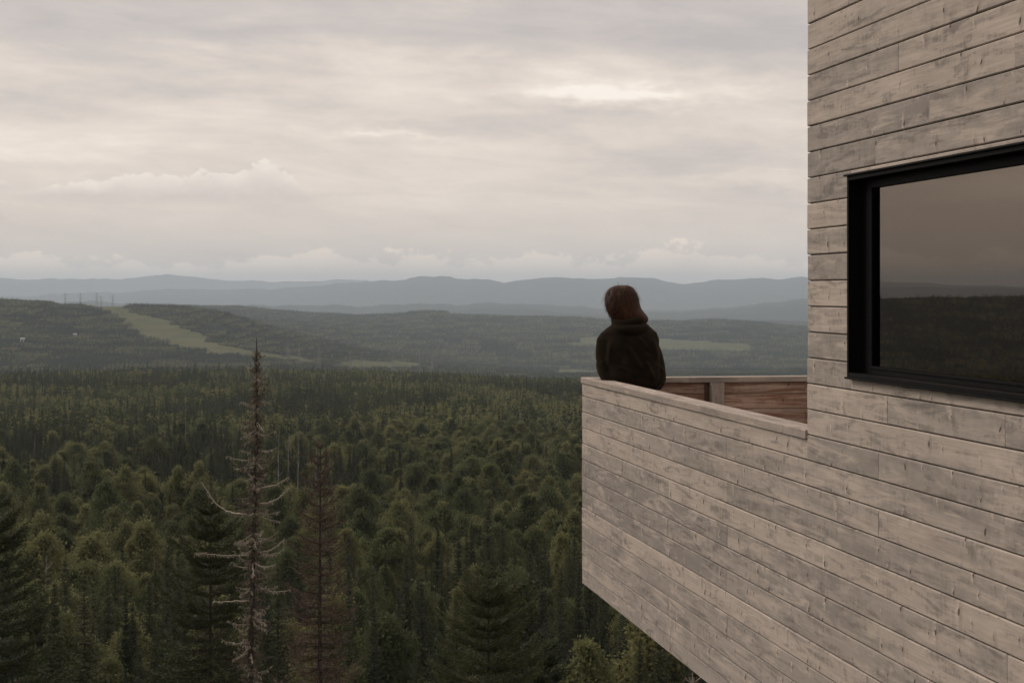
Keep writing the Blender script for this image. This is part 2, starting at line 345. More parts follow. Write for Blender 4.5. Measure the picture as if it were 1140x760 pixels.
def conifer(H, Rad, seed, levels, per, sprays, ssize, base=.08, droop=.25, power=.85, gap=0.0, twig=True, fuzz=.35, swidth=.34, fan=0.0, n2=4):
    """returns (crown Acc, trunk Acc); origin at the foot"""
    rng = np.random.default_rng(seed); cr = Acc(); tk = Acc()
    zz = np.linspace(0, H, 9); lean = np.cumsum(rng.normal(0, .012*H/8, (9, 2)), axis=0)*.6
    tk.add(*tube(np.column_stack([lean, zz]), np.interp(zz/H, [0, 1], [H*.009+.02, .012]), 6))
    P = []; D = []; L = []
    for k in range(levels):
        t = base+(1-base)*(k+rng.random()*.8)/levels
        env = Rad*((1-t)**power)*1.0+.04*Rad
        nb = max(3, int(per*(.65+.5*(1-t)))); a0 = rng.random()*6.28
        side_gap = rng.random()*6.28
        for b in range(nb):
            if rng.random() < gap: continue
            a = a0+b*6.283/nb+rng.normal(0, .25)
            ln = env*rng.uniform(.62, 1.18)
            lx = np.interp(t*H, zz, lean[:, 0]); ly = np.interp(t*H, zz, lean[:, 1])
            s = np.linspace(.06, 1, max(3, int(sprays*(.35+.65*ln/Rad))))
            rise = np.interp(t, [0, .6, 1], [-droop, -.02, .75])
            x = s*ln; zc = t*H + rise*x - droop*.25*ln*np.sin(s*3.14)*1 + .18*ln*s**3
            pts = np.column_stack([lx+np.cos(a)*x, ly+np.sin(a)*x, zc])
            if twig: tk.add(*tube(pts[[0, len(pts)//2, -1]], [.012+.006*ln, .01, .004], 3), .5)
            out = np.array([math.cos(a), math.sin(a), rise*.7])
            lat = np.array([-math.sin(a), math.cos(a), 0])
            if fan:
                for sg in (-1, 1):
                    ll = fan*ln*(1.05-s)*np.clip(s*5, 0, 1)*rng.uniform(.6, 1.25, len(s))
                    for q2 in range(1, n2+1):
                        dv_ = nrm(lat*sg+out*.75)
                        pp = pts+dv_[None]*(ll*q2/n2)[:, None]; pp[:, 2] -= .10*ll*(q2/n2)**2; m = len(pp)
                        dirv = dv_[None]*rng.uniform(.4, 1.0, (m, 1))+out[None]*rng.uniform(0, .6, (m, 1))+rng.normal(0, fuzz, (m, 3)); dirv[:, 2] += .12
                        P.append(pp+rng.normal(0, .012, (m, 3))); D.append(nrm(dirv)); L.append(ssize*rng.uniform(.6, 1.2, m)*np.clip(ll/.12, .4, 1))
            for sg in (-1, 1, 0):
                m = len(pts)
                dirv = out[None]*rng.uniform(.5, 1.0, (m, 1)) + lat[None]*sg*rng.uniform(.5, 1.1, (m, 1)) + rng.normal(0, fuzz, (m, 3))
                dirv[:, 2] -= .12
                P.append(pts+rng.normal(0, min(.02*Rad, .022), (m, 3))); D.append(nrm(dirv)); L.append(ssize*rng.uniform(.6, 1.3, m)*(.55+.45*(1-s*.5))*(.42+.58*min(1, (1-t)*1.6)))
    # leader
    m = 6; P.append(np.column_stack([np.full(m, lean[-1, 0]), np.full(m, lean[-1, 1]), H*(.955+.045*np.linspace(0, 1, m))])); D.append(nrm(np.column_stack([rng.normal(0, .35, (m, 2)), np.ones(m)]))); L.append(np.full(m, ssize*.7))
    P = np.vstack(P); D = np.vstack(D); L = np.concatenate(L)
    V, Q = diamonds(P, D, L, L*swidth, rng, .6)
    cr.add(V, Q, .5)
    return cr, tk

def broadleaf(H, Rad, seed, lobes, leaves, lsize, crown_base=.3, narrow=1.0):
    rng = np.random.default_rng(seed); cr = Acc(); tk = Acc()
    zz = np.linspace(0, H*.93, 7); lean = np.cumsum(rng.normal(0, .010*H/6, (7, 2)), axis=0)
    tk.add(*tube(np.column_stack([lean, zz]), np.interp(zz/H, [0, 1], [H*.010+.02, .02]), 6))
    cz = H*(crown_base+1)/2; hz = H*(1-crown_base)/2
    P = []; D = []
    n_l = leaves//lobes
    for k in range(lobes):
        t = (k+.5)/lobes; e = -1+2*t
        prof_ = math.sqrt(max(0, 1-(min(e, -.25)+.25)**2/.75**2)) if e < -.25 else max(0, 1-((e+.25)/1.25)**2.6)
        rr = Rad*prof_*rng.uniform(.15, .85); a = k*2.4+rng.normal(0, .5)
        c = np.array([np.interp(cz, zz, lean[:, 0])+math.cos(a)*rr, np.interp(cz, zz, lean[:, 1])+math.sin(a)*rr, cz+e*hz*.92+rng.normal(0, .15)])
        lr = Rad*rng.uniform(.30, .56)*(1.0-.50*max(0, e))
        tk.add(*tube([[np.interp(c[2]*.8, zz, lean[:, 0]), np.interp(c[2]*.8, zz, lean[:, 1]), max(c[2]-lr*1.2, H*.2)], c*np.array([1, 1, 1])], [.016, .008], 4))
        v = nrm(rng.normal(size=(n_l, 3))); rad = lr*(rng.uniform(.1, 1.0, (n_l, 1))**.5)*(1+.35*np.abs(rng.normal(0, 1, (n_l, 1)))*(rng.random((n_l, 1)) < .3))
        v2 = v*rad*np.array([1.15, 1.15, .95*narrow])
        P.append(c+v2); D.append(nrm(v*.6+rng.normal(0, .8, (n_l, 3))+np.array([0, 0, .1])))
    P = np.vstack(P); D = np.vstack(D); L = lsize*rng.uniform(.6, 1.3, len(P))
    V, Q = diamonds(P, D, L, L*.75, rng, .9)
    cr.add(V, Q, .5)
    return cr, tk

# prototypes used by the single trees and by the far wood
rng0 = np.random.default_rng(4)
con_p = []; bl_p = []
for k in range(6):
    H = 10.0; Rd = [1.6, 1.3, 1.95, 1.45, 1.15, 2.1][k]
    c, t = conifer(H, Rd, 100+k, 46, 11, 9, .31, base=[.1, .25, .05, .15, .3, .04][k], gap=.08, power=1.05)
    con_p.append((c.mesh('crown', M['spruce']), t.mesh('trunk', M['bark'])))
for k in range(6):
    H = 8.8; Rd = [2.7, 2.2, 3.0, 2.4, 2.0, 2.9][k]
    c, t = broadleaf(H, Rd, 200+k, [30, 28, 34, 26, 30, 28][k], 12500, .21, [.24, .28, .20, .26, .28, .22][k])
    bl_p.append((c.mesh('crown', M['birch']), t.mesh('trunk', M['paletrunk'] if k == 4 else M['bark'])))
cd, td = conifer(9.5, .9, 301, 30, 6, 5, .42, base=.15, gap=.45, droop=.35)
dead_p = (cd.mesh('crown', M['deadneedle']), td.mesh('trunk', M['deadwood']))

def join_mesh(name, items, mats):
    """items: list of (mesh, matrix scale s, rz, offset(3), tint, material slot); merges into one mesh"""
    Vs = []; Fs = []; As = []; MI = []; n = 0
    for me, s, rz, off, tint, slot in items:
        v = np.empty(len(me.vertices)*3, dtype=np.float32); me.vertices.foreach_get('co', v); v = v.reshape(-1, 3)
        f = np.empty(len(me.loops), dtype=np.int32); me.loops.foreach_get('vertex_index', f); f = f.reshape(-1, 4)
        c, sn = math.cos(rz), math.sin(rz)
        s = np.asarray(s)*np.ones(3)
        v = v*s; v = np.column_stack([v[:, 0]*c-v[:, 1]*sn, v[:, 0]*sn+v[:, 1]*c, v[:, 2]])+np.asarray(off)
        Vs.append(v); Fs.append(f+n); n += len(v); As.append(np.full(len(v), tint)); MI.append(np.full(len(f), slot))
    return np_mesh(name, np.vstack(Vs), np.vstack(Fs), None, {'tint': np.concatenate(As)}, False, mats=mats, mat_idx=np.concatenate(MI))

lib = bpy.data.collections.new('wood samples')        # never linked to the scene: only instanced by the far wood
def sample(me):
    o = bpy.data.objects.new('tree_sample', me); lib.objects.link(o); return o
n_single = 0
MATS = [M['spruce'], M['birch'], M['bark'], M['paletrunk'], M['deadneedle'], M['deadwood']]
for (c, t) in con_p[:5]:
    sample(join_mesh('tree_sample', [(c, 1, 0, (0, 0, 0), .5, 0), (t, 1, 0, (0, 0, 0), .5, 2)], MATS))
for i, (c, t) in enumerate(bl_p[:5]):
    sample(join_mesh('tree_sample', [(c, 1, 0, (0, 0, 0), .5, 1), (t, 1, 0, (0, 0, 0), .5, 3 if i == 4 else 2)], MATS))
sample(join_mesh('tree_sample', [(dead_p[0], 1, 0, (0, 0, 0), .5, 4), (dead_p[1], 1, 0, (0, 0, 0), .5, 5)], MATS))
# low detail trees for the tiles
lc = [conifer(10, r_, 400+i, 12, 5, 3, .95, base=.1, twig=False, swidth=.45)[0].mesh('low', None) for i, r_ in enumerate((1.1, .85, 1.4))]
lb = [broadleaf(9.5, r_, 420+i, 20, 620, .58, .2)[0].mesh('low', None) for i, r_ in enumerate((2.8, 2.3, 3.1))]
lt = [tube([[0, 0, 0], [.1, .05, 4], [0, .1, 8.6]], [.10, .07, .03], 4)]
ltm = np_mesh('low', lt[0][0], lt[0][1])
uc = [conifer(10, 1.2, 440, 7, 4, 2, 1.7, base=.1, twig=False, swidth=.55)[0].mesh('low', None)]
ub = [broadleaf(9.5, 2.4, 450, 6, 110, 1.3, .25)[0].mesh('low', None)]
def tile(size, n, pc, cons, bls, seed, trunks=True, tmul=1.0):
    rg = np.random.default_rng(seed); it = []; g = int(math.sqrt(n))
    for i in range(g):
        for j in range(g):
            x = (i+.5+rg.uniform(-.42, .42))*size/g-size/2; y = (j+.5+rg.uniform(-.42, .42))*size/g-size/2
            u = rg.random(); s = rg.uniform(.7, 1.22)*tmul; rz = rg.uniform(0, 6.28)
            if rg.random() < .006: it.append((cons[0], (s*.7, s*.7, s), rz, (x, y, -.5), rg.uniform(.3, .7), 4)); continue
            if u < pc: it.append((cons[rg.integers(len(cons))], (s*rg.uniform(.75, 1.1),)*2+(s*rg.uniform(.95, 1.45),), rz, (x, y, -.4), rg.uniform(.1, .8), 0))
            else:
                it.append((bls[rg.integers(len(bls))], (s, s, s*rg.uniform(.8, 1.15)), rz, (x, y, -.6), rg.uniform(.05, .95), 1))
                if trunks and rg.random() < .06: it.append((ltm, (1, 1, s*1.02), rz, (x, y, -.5), .5, 3))
    return join_mesh('tree_sample', it, MATS)
NT1 = 11
for k, pc in enumerate((.08, .22, .35, .55, .8, .95)): sample(tile(26, 36, pc, lc, lb, 500+k))
NT2 = 17
for k, pc in enumerate((.15, .35, .6, .85)): sample(tile(36, 81, pc, uc, ub, 520+k, False, .62))

def conifer_share(x, y):
    a = fbm(x/70, y/70, 41, 4); b = fbm(x/260, y/260, 43, 3)
    return np.clip((a-.5)*4.2+(b-.5)*1.7+.25, .04, .88)
def proj(x, y, z): return 570+F*x/y, HOR-(z-EYE)/y*F

# near wood: one candidate per jittered cell
rg = np.random.default_rng(77)
cell = 4.15; gx, gy = np.meshgrid(np.arange(-560, 330, cell), np.arange(20, 640, cell))
gx = gx.ravel()+rg.uniform(-.48, .48, gx.size)*cell; gy = gy.ravel()+rg.uniform(-.48, .48, gy.size)*cell
rr = np.hypot(gx, gy); az = np.degrees(np.arctan2(gx, gy))
keep = (rr > 82) & (rr < 620) & (az > -48) & (az < 26)
edge = (rr < 620)
keep &= ~((az < -19.5) & (rg.random(gx.size) < .35))
gx, gy, rr, az = gx[keep], gy[keep], rr[keep], az[keep]
gz = terrain_z(gx, gy)
isc = rg.random(gx.size) < conifer_share(gx, gy)
isd = rg.random(gx.size) < .012
sc = np.where(isc, rg.uniform(.66, 1.36, gx.size), rg.uniform(.55, 1.12, gx.size)+.35*(rg.random(gx.size) < .22))*(.98+.22*fbm(gx/30, gy/30, 5, 2))
# the first rows stay low enough to keep the view over them
lim = np.clip((rr-60)/70, .45, 1); sc = sc*lim
rz = rg.uniform(0, 6.28, gx.size)
ppx, ppy = proj(gx, gy, gz+sc*9); 
left_lim = (ppx > -25) & (ppx < 790) & (ppy < 775) & ~((ppx > 655) & (ppy < 640))
size = sc*9/gy*F
vis = left_lim
order = np.argsort(-size)
single = np.zeros(gx.size, bool)
cc = [i for i in order if vis[i] and isc[i] and not isd[i]][:300]
bb = [i for i in order if vis[i] and not isc[i] and not isd[i]][:300]
single[cc] = True; single[bb] = True
dd = [i for i in order if vis[i] and isd[i]][:20]; single[dd] = True

def where(px_, py_):
    if py_ > 650 and px_ > 650: return 'under the balcony'
    cols = ((60, 'at the left edge of the view'), (150, 'far left of the bare dead tree'), (235, 'just left of the bare dead tree'), (318, 'behind the bare dead tree'), (395, 'behind the reddish spruce'),
            (480, 'right of the reddish spruce'), (570, 'midway to the balcony'), (1200, 'just left of the balcony'))
    c = [t for lim_, t in cols if px_ < lim_][0]
    r_ = 'high up' if py_ < 570 else ('at middle height' if py_ < 630 else ('low down' if py_ < 700 else 'at the bottom'))
    return r_+' '+c
def place_tree(name, pair, loc, rz, s, label, cat, group, first_scale=None):
    e = empty(name, loc, rz); e.scale = (s, s, s) if not isinstance(s, tuple) else s
    tag(e, label, cat, group)
    mobj('crown', pair[0], e); mobj('trunk', pair[1], e)
    return e
for i in cc:
    wide = rg.uniform(.85, 1.15)*sc[i]
    k = int(rg.integers(6)); hs_ = sc[i]*rg.uniform(.95, 1.2)
    look = ('tall ' if hs_ > 1.1 else ('short ' if hs_ < .8 else 'mid sized '))+('broad' if k in (2, 5) else ('very slender' if k in (1, 4) else 'narrow'))
    place_tree('spruce_tree', con_p[k], (gx[i], gy[i], gz[i]-.3), rz[i], (wide, wide, hs_),
               look+' dark spruce '+where(ppx[i], ppy[i]), 'tree', 'spruces of the forest below')
for i in bb:
    k = int(rg.integers(6))
    place_tree('birch_tree', bl_p[k], (gx[i], gy[i], gz[i]-.3), rz[i], (sc[i]*rg.uniform(.8, 1.1), sc[i]*rg.uniform(.8, 1.1), sc[i]*rg.uniform(.85, 1.25)),
               ('big' if sc[i] > 1.05 else ('small' if sc[i] < .75 else 'medium'))+(' broad' if k in (0, 2, 5) else ' narrow')+' leafy tree '+where(ppx[i], ppy[i]), 'tree', 'leafy trees of the forest below')
for i in dd:
    place_tree('dead_conifer', dead_p, (gx[i], gy[i], gz[i]-.3), rz[i], (sc[i], sc[i], sc[i]*1.05),
               'rust brown dead conifer '+where(ppx[i], ppy[i]), 'tree', 'rust brown dead conifers in the forest')

# the rest of the wood: instances on points
pts = []; idx = []; rot = []; scl = []; tilt = []
rest = ~single
for i in np.nonzero(rest)[0]:
    pts.append((gx[i], gy[i], gz[i]-.3)); idx.append(10 if isd[i] else (int(rg.integers(5)) if isc[i] else 5+int(rg.integers(5)))); rot.append(rz[i]); scl.append(sc[i])
def tiles(size, r0, r1, az0, az1, base, count, s=1.0):
    x, y = np.meshgrid(np.arange(-r1, r1*.6, size), np.arange(0, r1, size)); x = x.ravel(); y = y.ravel()
    x = x+rg.uniform(-.1, .1, x.size)*size; y = y+rg.uniform(-.1, .1, y.size)*size
    r = np.hypot(x, y); a = np.degrees(np.arctan2(x, y)); k = (r >= r0) & (r < r1) & (a > az0) & (a < az1)
    x, y = x[k], y[k]; z = terrain_z(x, y); cl = clearing(x, y, z)
    e = 12.; zx = (terrain_z(x+e, y)-z)/e; zy = (terrain_z(x, y+e)-z)/e
    sh = conifer_share(x, y)+rg.normal(0, .07, x.size)
    for i in range(x.size):
        if cl[i] > .5: continue
        pts.append((x[i], y[i], z[i])); idx.append(base+int(np.clip(sh[i]*count, 0, count-1)))
        rot.append(float(rg.integers(4))*math.pi/2); scl.append(s*(1+.12*(rg.random()-.5)))
tiles(25, 612, 2150, -46, 22, NT1, 6)
tiles(35, 2130, 5200, -20, 14, NT2, 4)
tiles(60, 5200, 8600, -20, 14, NT2, 4, 1.7)
tiles(70, 2130, 6500, -46, -20, NT2, 4, 1.9)
pts = np.array(pts)
fm = bpy.data.meshes.new('forest'); fm.vertices.add(len(pts)); fm.vertices.foreach_set('co', pts.astype(np.float32).ravel())
a = fm.attributes.new('pick', 'INT', 'POINT'); a.data.foreach_set('value', np.array(idx, dtype=np.int32))
a = fm.attributes.new('turn', 'FLOAT', 'POINT'); a.data.foreach_set('value', np.array(rot, dtype=np.float32))
a = fm.attributes.new('size', 'FLOAT', 'POINT'); a.data.foreach_set('value', np.array(scl, dtype=np.float32))
fo = mobj('forest', fm); tag(fo, 'dense mixed forest of spruce and leafy trees spreading from below the balcony to the far hills', 'forest', kind='stuff')
ng = bpy.data.node_groups.new('wood', 'GeometryNodeTree')
ng.interface.new_socket('Geometry', in_out='INPUT', socket_type='NodeSocketGeometry'); ng.interface.new_socket('Geometry', in_out='OUTPUT', socket_type='NodeSocketGeometry')
gi = ng.nodes.new('NodeGroupInput'); go = ng.nodes.new('NodeGroupOutput'); ip = ng.nodes.new('GeometryNodeInstanceOnPoints')
m2p = ng.nodes.new('GeometryNodeMeshToPoints'); ci = ng.nodes.new('GeometryNodeCollectionInfo'); ci.inputs['Collection'].default_value = lib
ci.inputs['Separate Children'].default_value = True; ci.inputs['Reset Children'].default_value = True
def nattr(nm, ty):
    n = ng.nodes.new('GeometryNodeInputNamedAttribute'); n.data_type = ty; n.inputs['Name'].default_value = nm; return n.outputs['Attribute']
cx = ng.nodes.new('ShaderNodeCombineXYZ')
L_ = ng.links.new
L_(gi.outputs[0], m2p.inputs['Mesh']); L_(m2p.outputs[0], ip.inputs['Points']); L_(ci.outputs[0], ip.inputs['Instance'])
ip.inputs['Pick Instance'].default_value = True
L_(nattr('pick', 'INT'), ip.inputs['Instance Index']); L_(nattr('turn', 'FLOAT'), cx.inputs[2]); L_(cx.outputs[0], ip.inputs['Rotation']); L_(nattr('size', 'FLOAT'), ip.inputs['Scale'])
L_(ip.outputs[0], go.inputs[0])
md = fo.modifiers.new('wood', 'NODES'); md.node_group = ng
print('instances', len(pts), 'singles', len(cc), len(bb), len(dd))

# ---- the near, single trees
def foot(px, Y):
    X = (px-570)/F*Y; return X, Y, float(terrain_z(np.array([X]), np.array([Y]))[0])
def topz(py, Y): return EYE-(py-HOR)/F*Y
def near_conifer(name, px, py, Y, Rad, seed, label, mats=('spruce_near', 'bark'), **kw):
    X, Y, z0 = foot(px, Y); H = topz(py, Y)-z0
    c, t = conifer(H, Rad, seed, **kw)
    e = empty(name, (X, Y, z0-.1)); tag(e, label, 'tree')
    mobj('crown', c.mesh('crown', M[mats[0]]), e); mobj('trunk', t.mesh('trunk', M[mats[1]]), e)
    return e
near_conifer('spruce_tree', 542, 634, 40, 2.9, 11, 'broad dark spruce at the bottom of the view, left of the balcony underside', ('spruce', 'bark'), levels=40, per=11, sprays=34, ssize=.13, base=.1, droop=.10, power=.52, fuzz=.28, swidth=.24, fan=.42, n2=6)
near_conifer('spruce_tree', 607, 700, 44, 2.0, 12, 'small dark spruce close to the right of the broad bottom spruce', ('spruce', 'bark'), levels=36, per=10, sprays=28, ssize=.13, base=.1, droop=.10, power=.52, fuzz=.28, swidth=.24, fan=.42, n2=5)
near_conifer('spruce_tree', 232, 556, 62, 4.3, 13, 'green spruce growing close behind the bare lichen covered dead tree', levels=46, per=9, sprays=38, ssize=.17, base=.08, droop=.20, power=.62, gap=.14, fuzz=.28, fan=.38, n2=6, swidth=.24)
near_conifer('spruce_tree', -8, 545, 48, 2.9, 14, 'big dark spruce cut off by the left edge of the view', ('spruce', 'bark'), levels=42, per=10, sprays=34, ssize=.15, base=.08, droop=.18, power=.52, gap=.06, fuzz=.28, fan=.42, n2=6, swidth=.24)
near_conifer('dying_spruce', 357, 492, 52, 2.3, 15, 'dying spruce with thin reddish brown needles right of the lichen covered dead tree', ('deadneedle', 'bark'), levels=58, per=10, sprays=20, ssize=.15, base=.1, droop=.26, power=.6, gap=.22, fuzz=.5, swidth=.14, fan=.40, n2=4)
near_conifer('dead_conifer', 770, 742, 30, 1.1, 16, 'brown dead conifer tip just under the balcony underside', ('deadneedle', 'deadwood'), levels=26, per=9, sprays=9, ssize=.2, base=.1, droop=.2, power=.6, gap=.3, fuzz=.5, swidth=.16)

def dead_snag():
    rng = np.random.default_rng(5); Y = 45.0
    X, Y, z0 = foot(285, Y); H = topz(372, Y)-z0
    e = empty('dead_spruce', (X, Y, z0-.1)); tag(e, 'tall bare dead spruce with pale lichen covered branches left of the balcony', 'tree')
    tk = Acc(); br = Acc(); li = Acc(); bn = Acc()
    def trunk_x(z): return np.interp(z/H, [0, .5, .72, .88, 1], [-.10, -.16, -.05, .02, .02])
    zz = np.linspace(0, H, 24)
    tk.add(*tube(np.column_stack([trunk_x(zz), .02*np.sin(zz), zz]), np.interp(zz/H, [0, .5, .9, 1], [.17, .085, .032, .010]), 8), .2)
    ppm = F/Y
    def rad_at(py): return np.interp(py, [372, 395, 420, 470, 520, 560, 620, 700, 760], [.06, .22, .42, .62, .85, 1.0, .95, .9, .9])
    P = []; D = []; L = []; A = []; PB = []; DB = []; LB = []
    def branch(a, z, ln, rise, tipup, r0, tone):
        n = max(5, int(ln/.05)); s = np.linspace(0, 1, n)
        wob = np.cumsum(rng.normal(0, .010, (n, 3)), axis=0)
        pts = np.column_stack([trunk_x(z)+np.cos(a)*s*ln, np.sin(a)*s*ln, z+rise*s*ln+tipup*ln*s**3])+wob
        br.add(*tube(pts, np.interp(s, [0, 1], [r0, r0*.25]), 4), tone)
        m = int(6+ln*(110 if tone > .5 else 70)); cl_ = np.sin(np.linspace(0, ln*9, n)+rng.random()*6)*.5+.6; cl_ = np.clip(cl_, .05, None); k = rng.choice(n, size=m, p=cl_/cl_.sum())
        P.append(pts[k]+rng.normal(0, .010, (m, 3))); d = rng.normal(0, .42, (m, 3)); d[:, 2] -= .8; d += .25*np.array([math.cos(a), math.sin(a), rise]); D.append(nrm(d)); L.append(rng.uniform(.03, .11, m)); A.append(np.clip(tone+rng.normal(0, .2, m), 0, 1))
    z = H*.28
    while z < H*.985:
        py = HOR+(EYE-(z0+z))/Y*F; R_ = rad_at(py)
        for b in range(rng.integers(5, 10)):
            long_ = rng.random() < .09
            a = rng.random()*6.28; ln = R_*(rng.uniform(.4, .85) if long_ else rng.uniform(.10, .46)*(1+.35*math.sin(z*6.1)))+.03
            branch(a, z+rng.normal(0, .03), ln, rng.uniform(-.6, .1), rng.uniform(0, .5), .007+.008*ln, rng.uniform(.5, .95) if long_ else np.clip(.28+.45*math.sin(z*9.0)+rng.normal(0, .15), 0, .85))
        z += rng.uniform(.055, .11)
    # the long curved ones that stand out
    def at(py): return EYE-(py-HOR)/F*Y-z0
    for (a, py, ln, rise, tip, r0) in ((math.pi-.2, 567, 1.50, -.05, .62, .035), (.15, 556, .95, -.02, .42, .03), (.5, 540, .9, .05, .2, .024), (math.pi+.3, 506, .80, -.02, .12, .018), (-.3, 498, .6, 0, .2, .016),
                                       (math.pi, 447, .42, .12, .0, .014), (0, 443, .4, .02, .1, .013), (math.pi-.4, 520, .7, .0, .2, .018), (.1, 612, .85, .16, .3, .028), (-.5, 622, .9, -.3, .35, .026), (math.pi+.2, 628, .55, -.1, .4, .022),
                                       (math.pi-.1, 664, .95, -.02, .05, .026), (.2, 652, 1.0, -.3, .25, .02), (math.pi-.3, 408, .33, .25, .0, .012), (.5, 415, .3, .1, .3, .012), (math.pi+.05, 612, 1.6, -.05, .08, .018), (math.pi+.1, 472, .5, -.05, .1, .014), (.1, 480, .45, .1, .2, .014)):
        branch(a, at(py), ln, rise, tip, r0, .85)
    V, Q = diamonds(np.vstack(P), np.vstack(D), np.concatenate(L), np.concatenate(L)*.26, rng)
    li.add(V, Q); li.A = [np.repeat(np.concatenate(A), 4)]
    # brown needles low on the tree
    m = 42000; zz2 = rng.uniform(H*.05, H*.46, m); a = rng.random(m)*6.28; rr_ = rng.random(m)**.6*1.7
    cl = fbm(a*1.5, zz2*1.6, 9, 3) > .52
    Pb = np.column_stack([rr_*np.cos(a)-.1, rr_*np.sin(a), zz2-.25*rr_])[cl]
    Db = nrm(np.column_stack([np.cos(a)[cl], np.sin(a)[cl], -.3+0*a[cl]])+rng.normal(0, .5, (cl.sum(), 3)))
    V, Q = diamonds(Pb, Db, rng.uniform(.08, .2, len(Pb)), .020, rng); bn.add(V, Q, .4)
    mobj('trunk', tk.mesh('trunk', M['bark'], True), e)
    mobj('dead_crown', br.mesh('dead_crown', M['lichen']), e)
    mobj('lichen', li.mesh('lichen', M['lichen']), e)
    mobj('dead_needles', bn.mesh('dead_needles', M['deadneedle']), e)
dead_snag()
def bare_pole(px, py, Y, h, label):
    X, Y, _ = foot(px, Y); zt = topz(py, Y); z0 = float(terrain_z(np.array([X]), np.array([Y]))[0])
    a = Acc(); rng = np.random.default_rng(int(px)); H = zt-z0
    a.add(*tube([[0, 0, 0], [.1, 0, H*.5], [.25, .1, H]], [.11, .08, .03], 5))
    for k in range(7):
        z = H*rng.uniform(.55, .97); an = rng.random()*6.28; l = rng.uniform(.5, 1.6)
        a.add(*tube([[.15, 0, z], [.15+math.cos(an)*l*.5, math.sin(an)*l*.5, z+l*.5], [.15+math.cos(an)*l*.7, math.sin(an)*l*.7, z+l]], [.04, .03, .012], 4))
    o = mobj('bare_tree', a.mesh('bare_tree', M['paletrunk'])); o.location = (X, Y, z0); tag(o, label, 'tree')
for px, py, Y, lb_ in ((309, 484, 330, 'bare pale trunk just right of the lichen covered dead tree, leftmost of four'), (320, 486, 335, 'bare pale trunk, second of four right of the lichen covered dead tree'),
                       (331, 480, 345, 'forked bare pale trunk, third of four right of the lichen covered dead tree'), (351, 485, 340, 'bare pale trunk above the dying reddish spruce, rightmost of four'),
                       (206, 450, 520, 'thin bare pale trunk far up the forest left of the dead tree'), (49, 618, 190, 'pale birch trunk in the lower left forest beside the big left spruce'), (578, 441, 600, 'forked bare whitish tree near the top of the forest left of the balcony')):
    bare_pole(px, py, Y, 8, lb_)

# ------------------------------------------------------------------ far pylons and houses
def on_land(px, Yg):
    X = (px-570)/F*Yg; return X, Yg, float(terrain_z(np.array([X]), np.array([Yg]))[0])
M['steel'] = simple('galvanised steel', (.20, .20, .20), .5, .4, .3, namt=.1)
M['steelhaze'] = simple('haze lightened steel', (.26, .26, .27), .6, .3, .2, namt=.1)  # skyline masts: grey lightened to put the haze into the colour
def pylon_mesh(H, dark=True):
    a = Acc()
    b = H*.10; t = H*.022; z1 = H*.72
    cs = [(-1, -1), (1, -1), (1, 1), (-1, 1)]
    th = H*(.0032 if dark else .0034)
    def bar(p, q, r=th): a.add(*tube([p, q], [r, r], 4))
    for sx, sy in cs:
        bar((sx*b, sy*b, 0), (sx*t, sy*t, z1)); bar((sx*t, sy*t, z1), (sx*t*.6, sy*t*.6, H))
    zs = [0, .18, .34, .48, .6, .72]
    for i in range(5):
        za, zb = zs[i]*H, zs[i+1]*H; wa = b+(t-b)*zs[i]/.72; wb = b+(t-b)*zs[i+1]/.72
        for k in range(4):
            p = cs[k]; q = cs[(k+1) % 4]
            bar((p[0]*wa, p[1]*wa, za), (q[0]*wb, q[1]*wb, zb), th*.6); bar((q[0]*wa, q[1]*wa, za), (p[0]*wb, p[1]*wb, zb), th*.6)
            bar((p[0]*wb, p[1]*wb, zb), (q[0]*wb, q[1]*wb, zb), th*.6)
    arms = Acc()
    for z, w in ((.74, .17), (.85, .20), (.95, .15)):
        for s in (-1, 1):
            for p, q in (((0, 0, z*H), (s*w*H, 0, z*H)), ((0, 0, (z+.035)*H), (s*w*H, 0, z*H))): arms.add(*tube([p, q], [th*.8, th*.5], 4))
            arms.add(*tube([(s*w*H, 0, z*H), (s*w*H, 0, (z-.045)*H)], [th*.5, th*.5], 4))
    return a, arms
for i, (px, Y, ptop, lb_) in enumerate(((72.5, 4330, 324.5, 'lattice power pylon on the left skyline, leftmost of six'), (89.5, 4340, 323.5, 'tall lattice power pylon on the left skyline, second from the left'),
        (100, 4500, 328, 'short lattice power pylon between the taller ones on the left skyline'), (107.5, 4340, 325, 'lattice power pylon on the left skyline, fourth from the left'),
        (112.5, 4400, 328, 'lattice power pylon on the left skyline, fifth from the left'), (125.5, 4380, 328, 'lattice power pylon beside the trees on the left skyline, rightmost of six'),
        (320.5, 3300, 376, 'pale lattice pylon in the valley just right of the lichen covered treetop'), (333, 3300, 376, 'second pale lattice pylon in the valley right of the lichen covered treetop'), (355, 3250, 386, 'short pale pylon in the valley left of the small meadow'),
        (390, 3150, 388, 'pale pylon above the left end of the small meadow'), (402.5, 3200, 381, 'tall pale pylon above the middle of the small meadow'), (437.5, 3200, 383, 'pale pylon above the right end of the small meadow'),
        (467, 3150, 390, 'shorter of the two pale pylons just right of the small meadow'), (481, 3200, 387, 'rightmost pale pylon right of the small meadow'))):
    X, Y, z = on_land(px, Y)
    H = max(14, min(46, topz(ptop, Y)-z))
    a, arms = pylon_mesh(H, i < 6)
    e = empty('power_pylon', (X, Y, z-.3), .5); tag(e, lb_, 'pylon', 'power line pylons')
    mt = M['steelhaze'] if i < 6 else M['steel']
    mobj('lattice_mast', a.mesh('lattice_mast', mt), e); mobj('crossarms', arms.mesh('crossarms', mt), e)

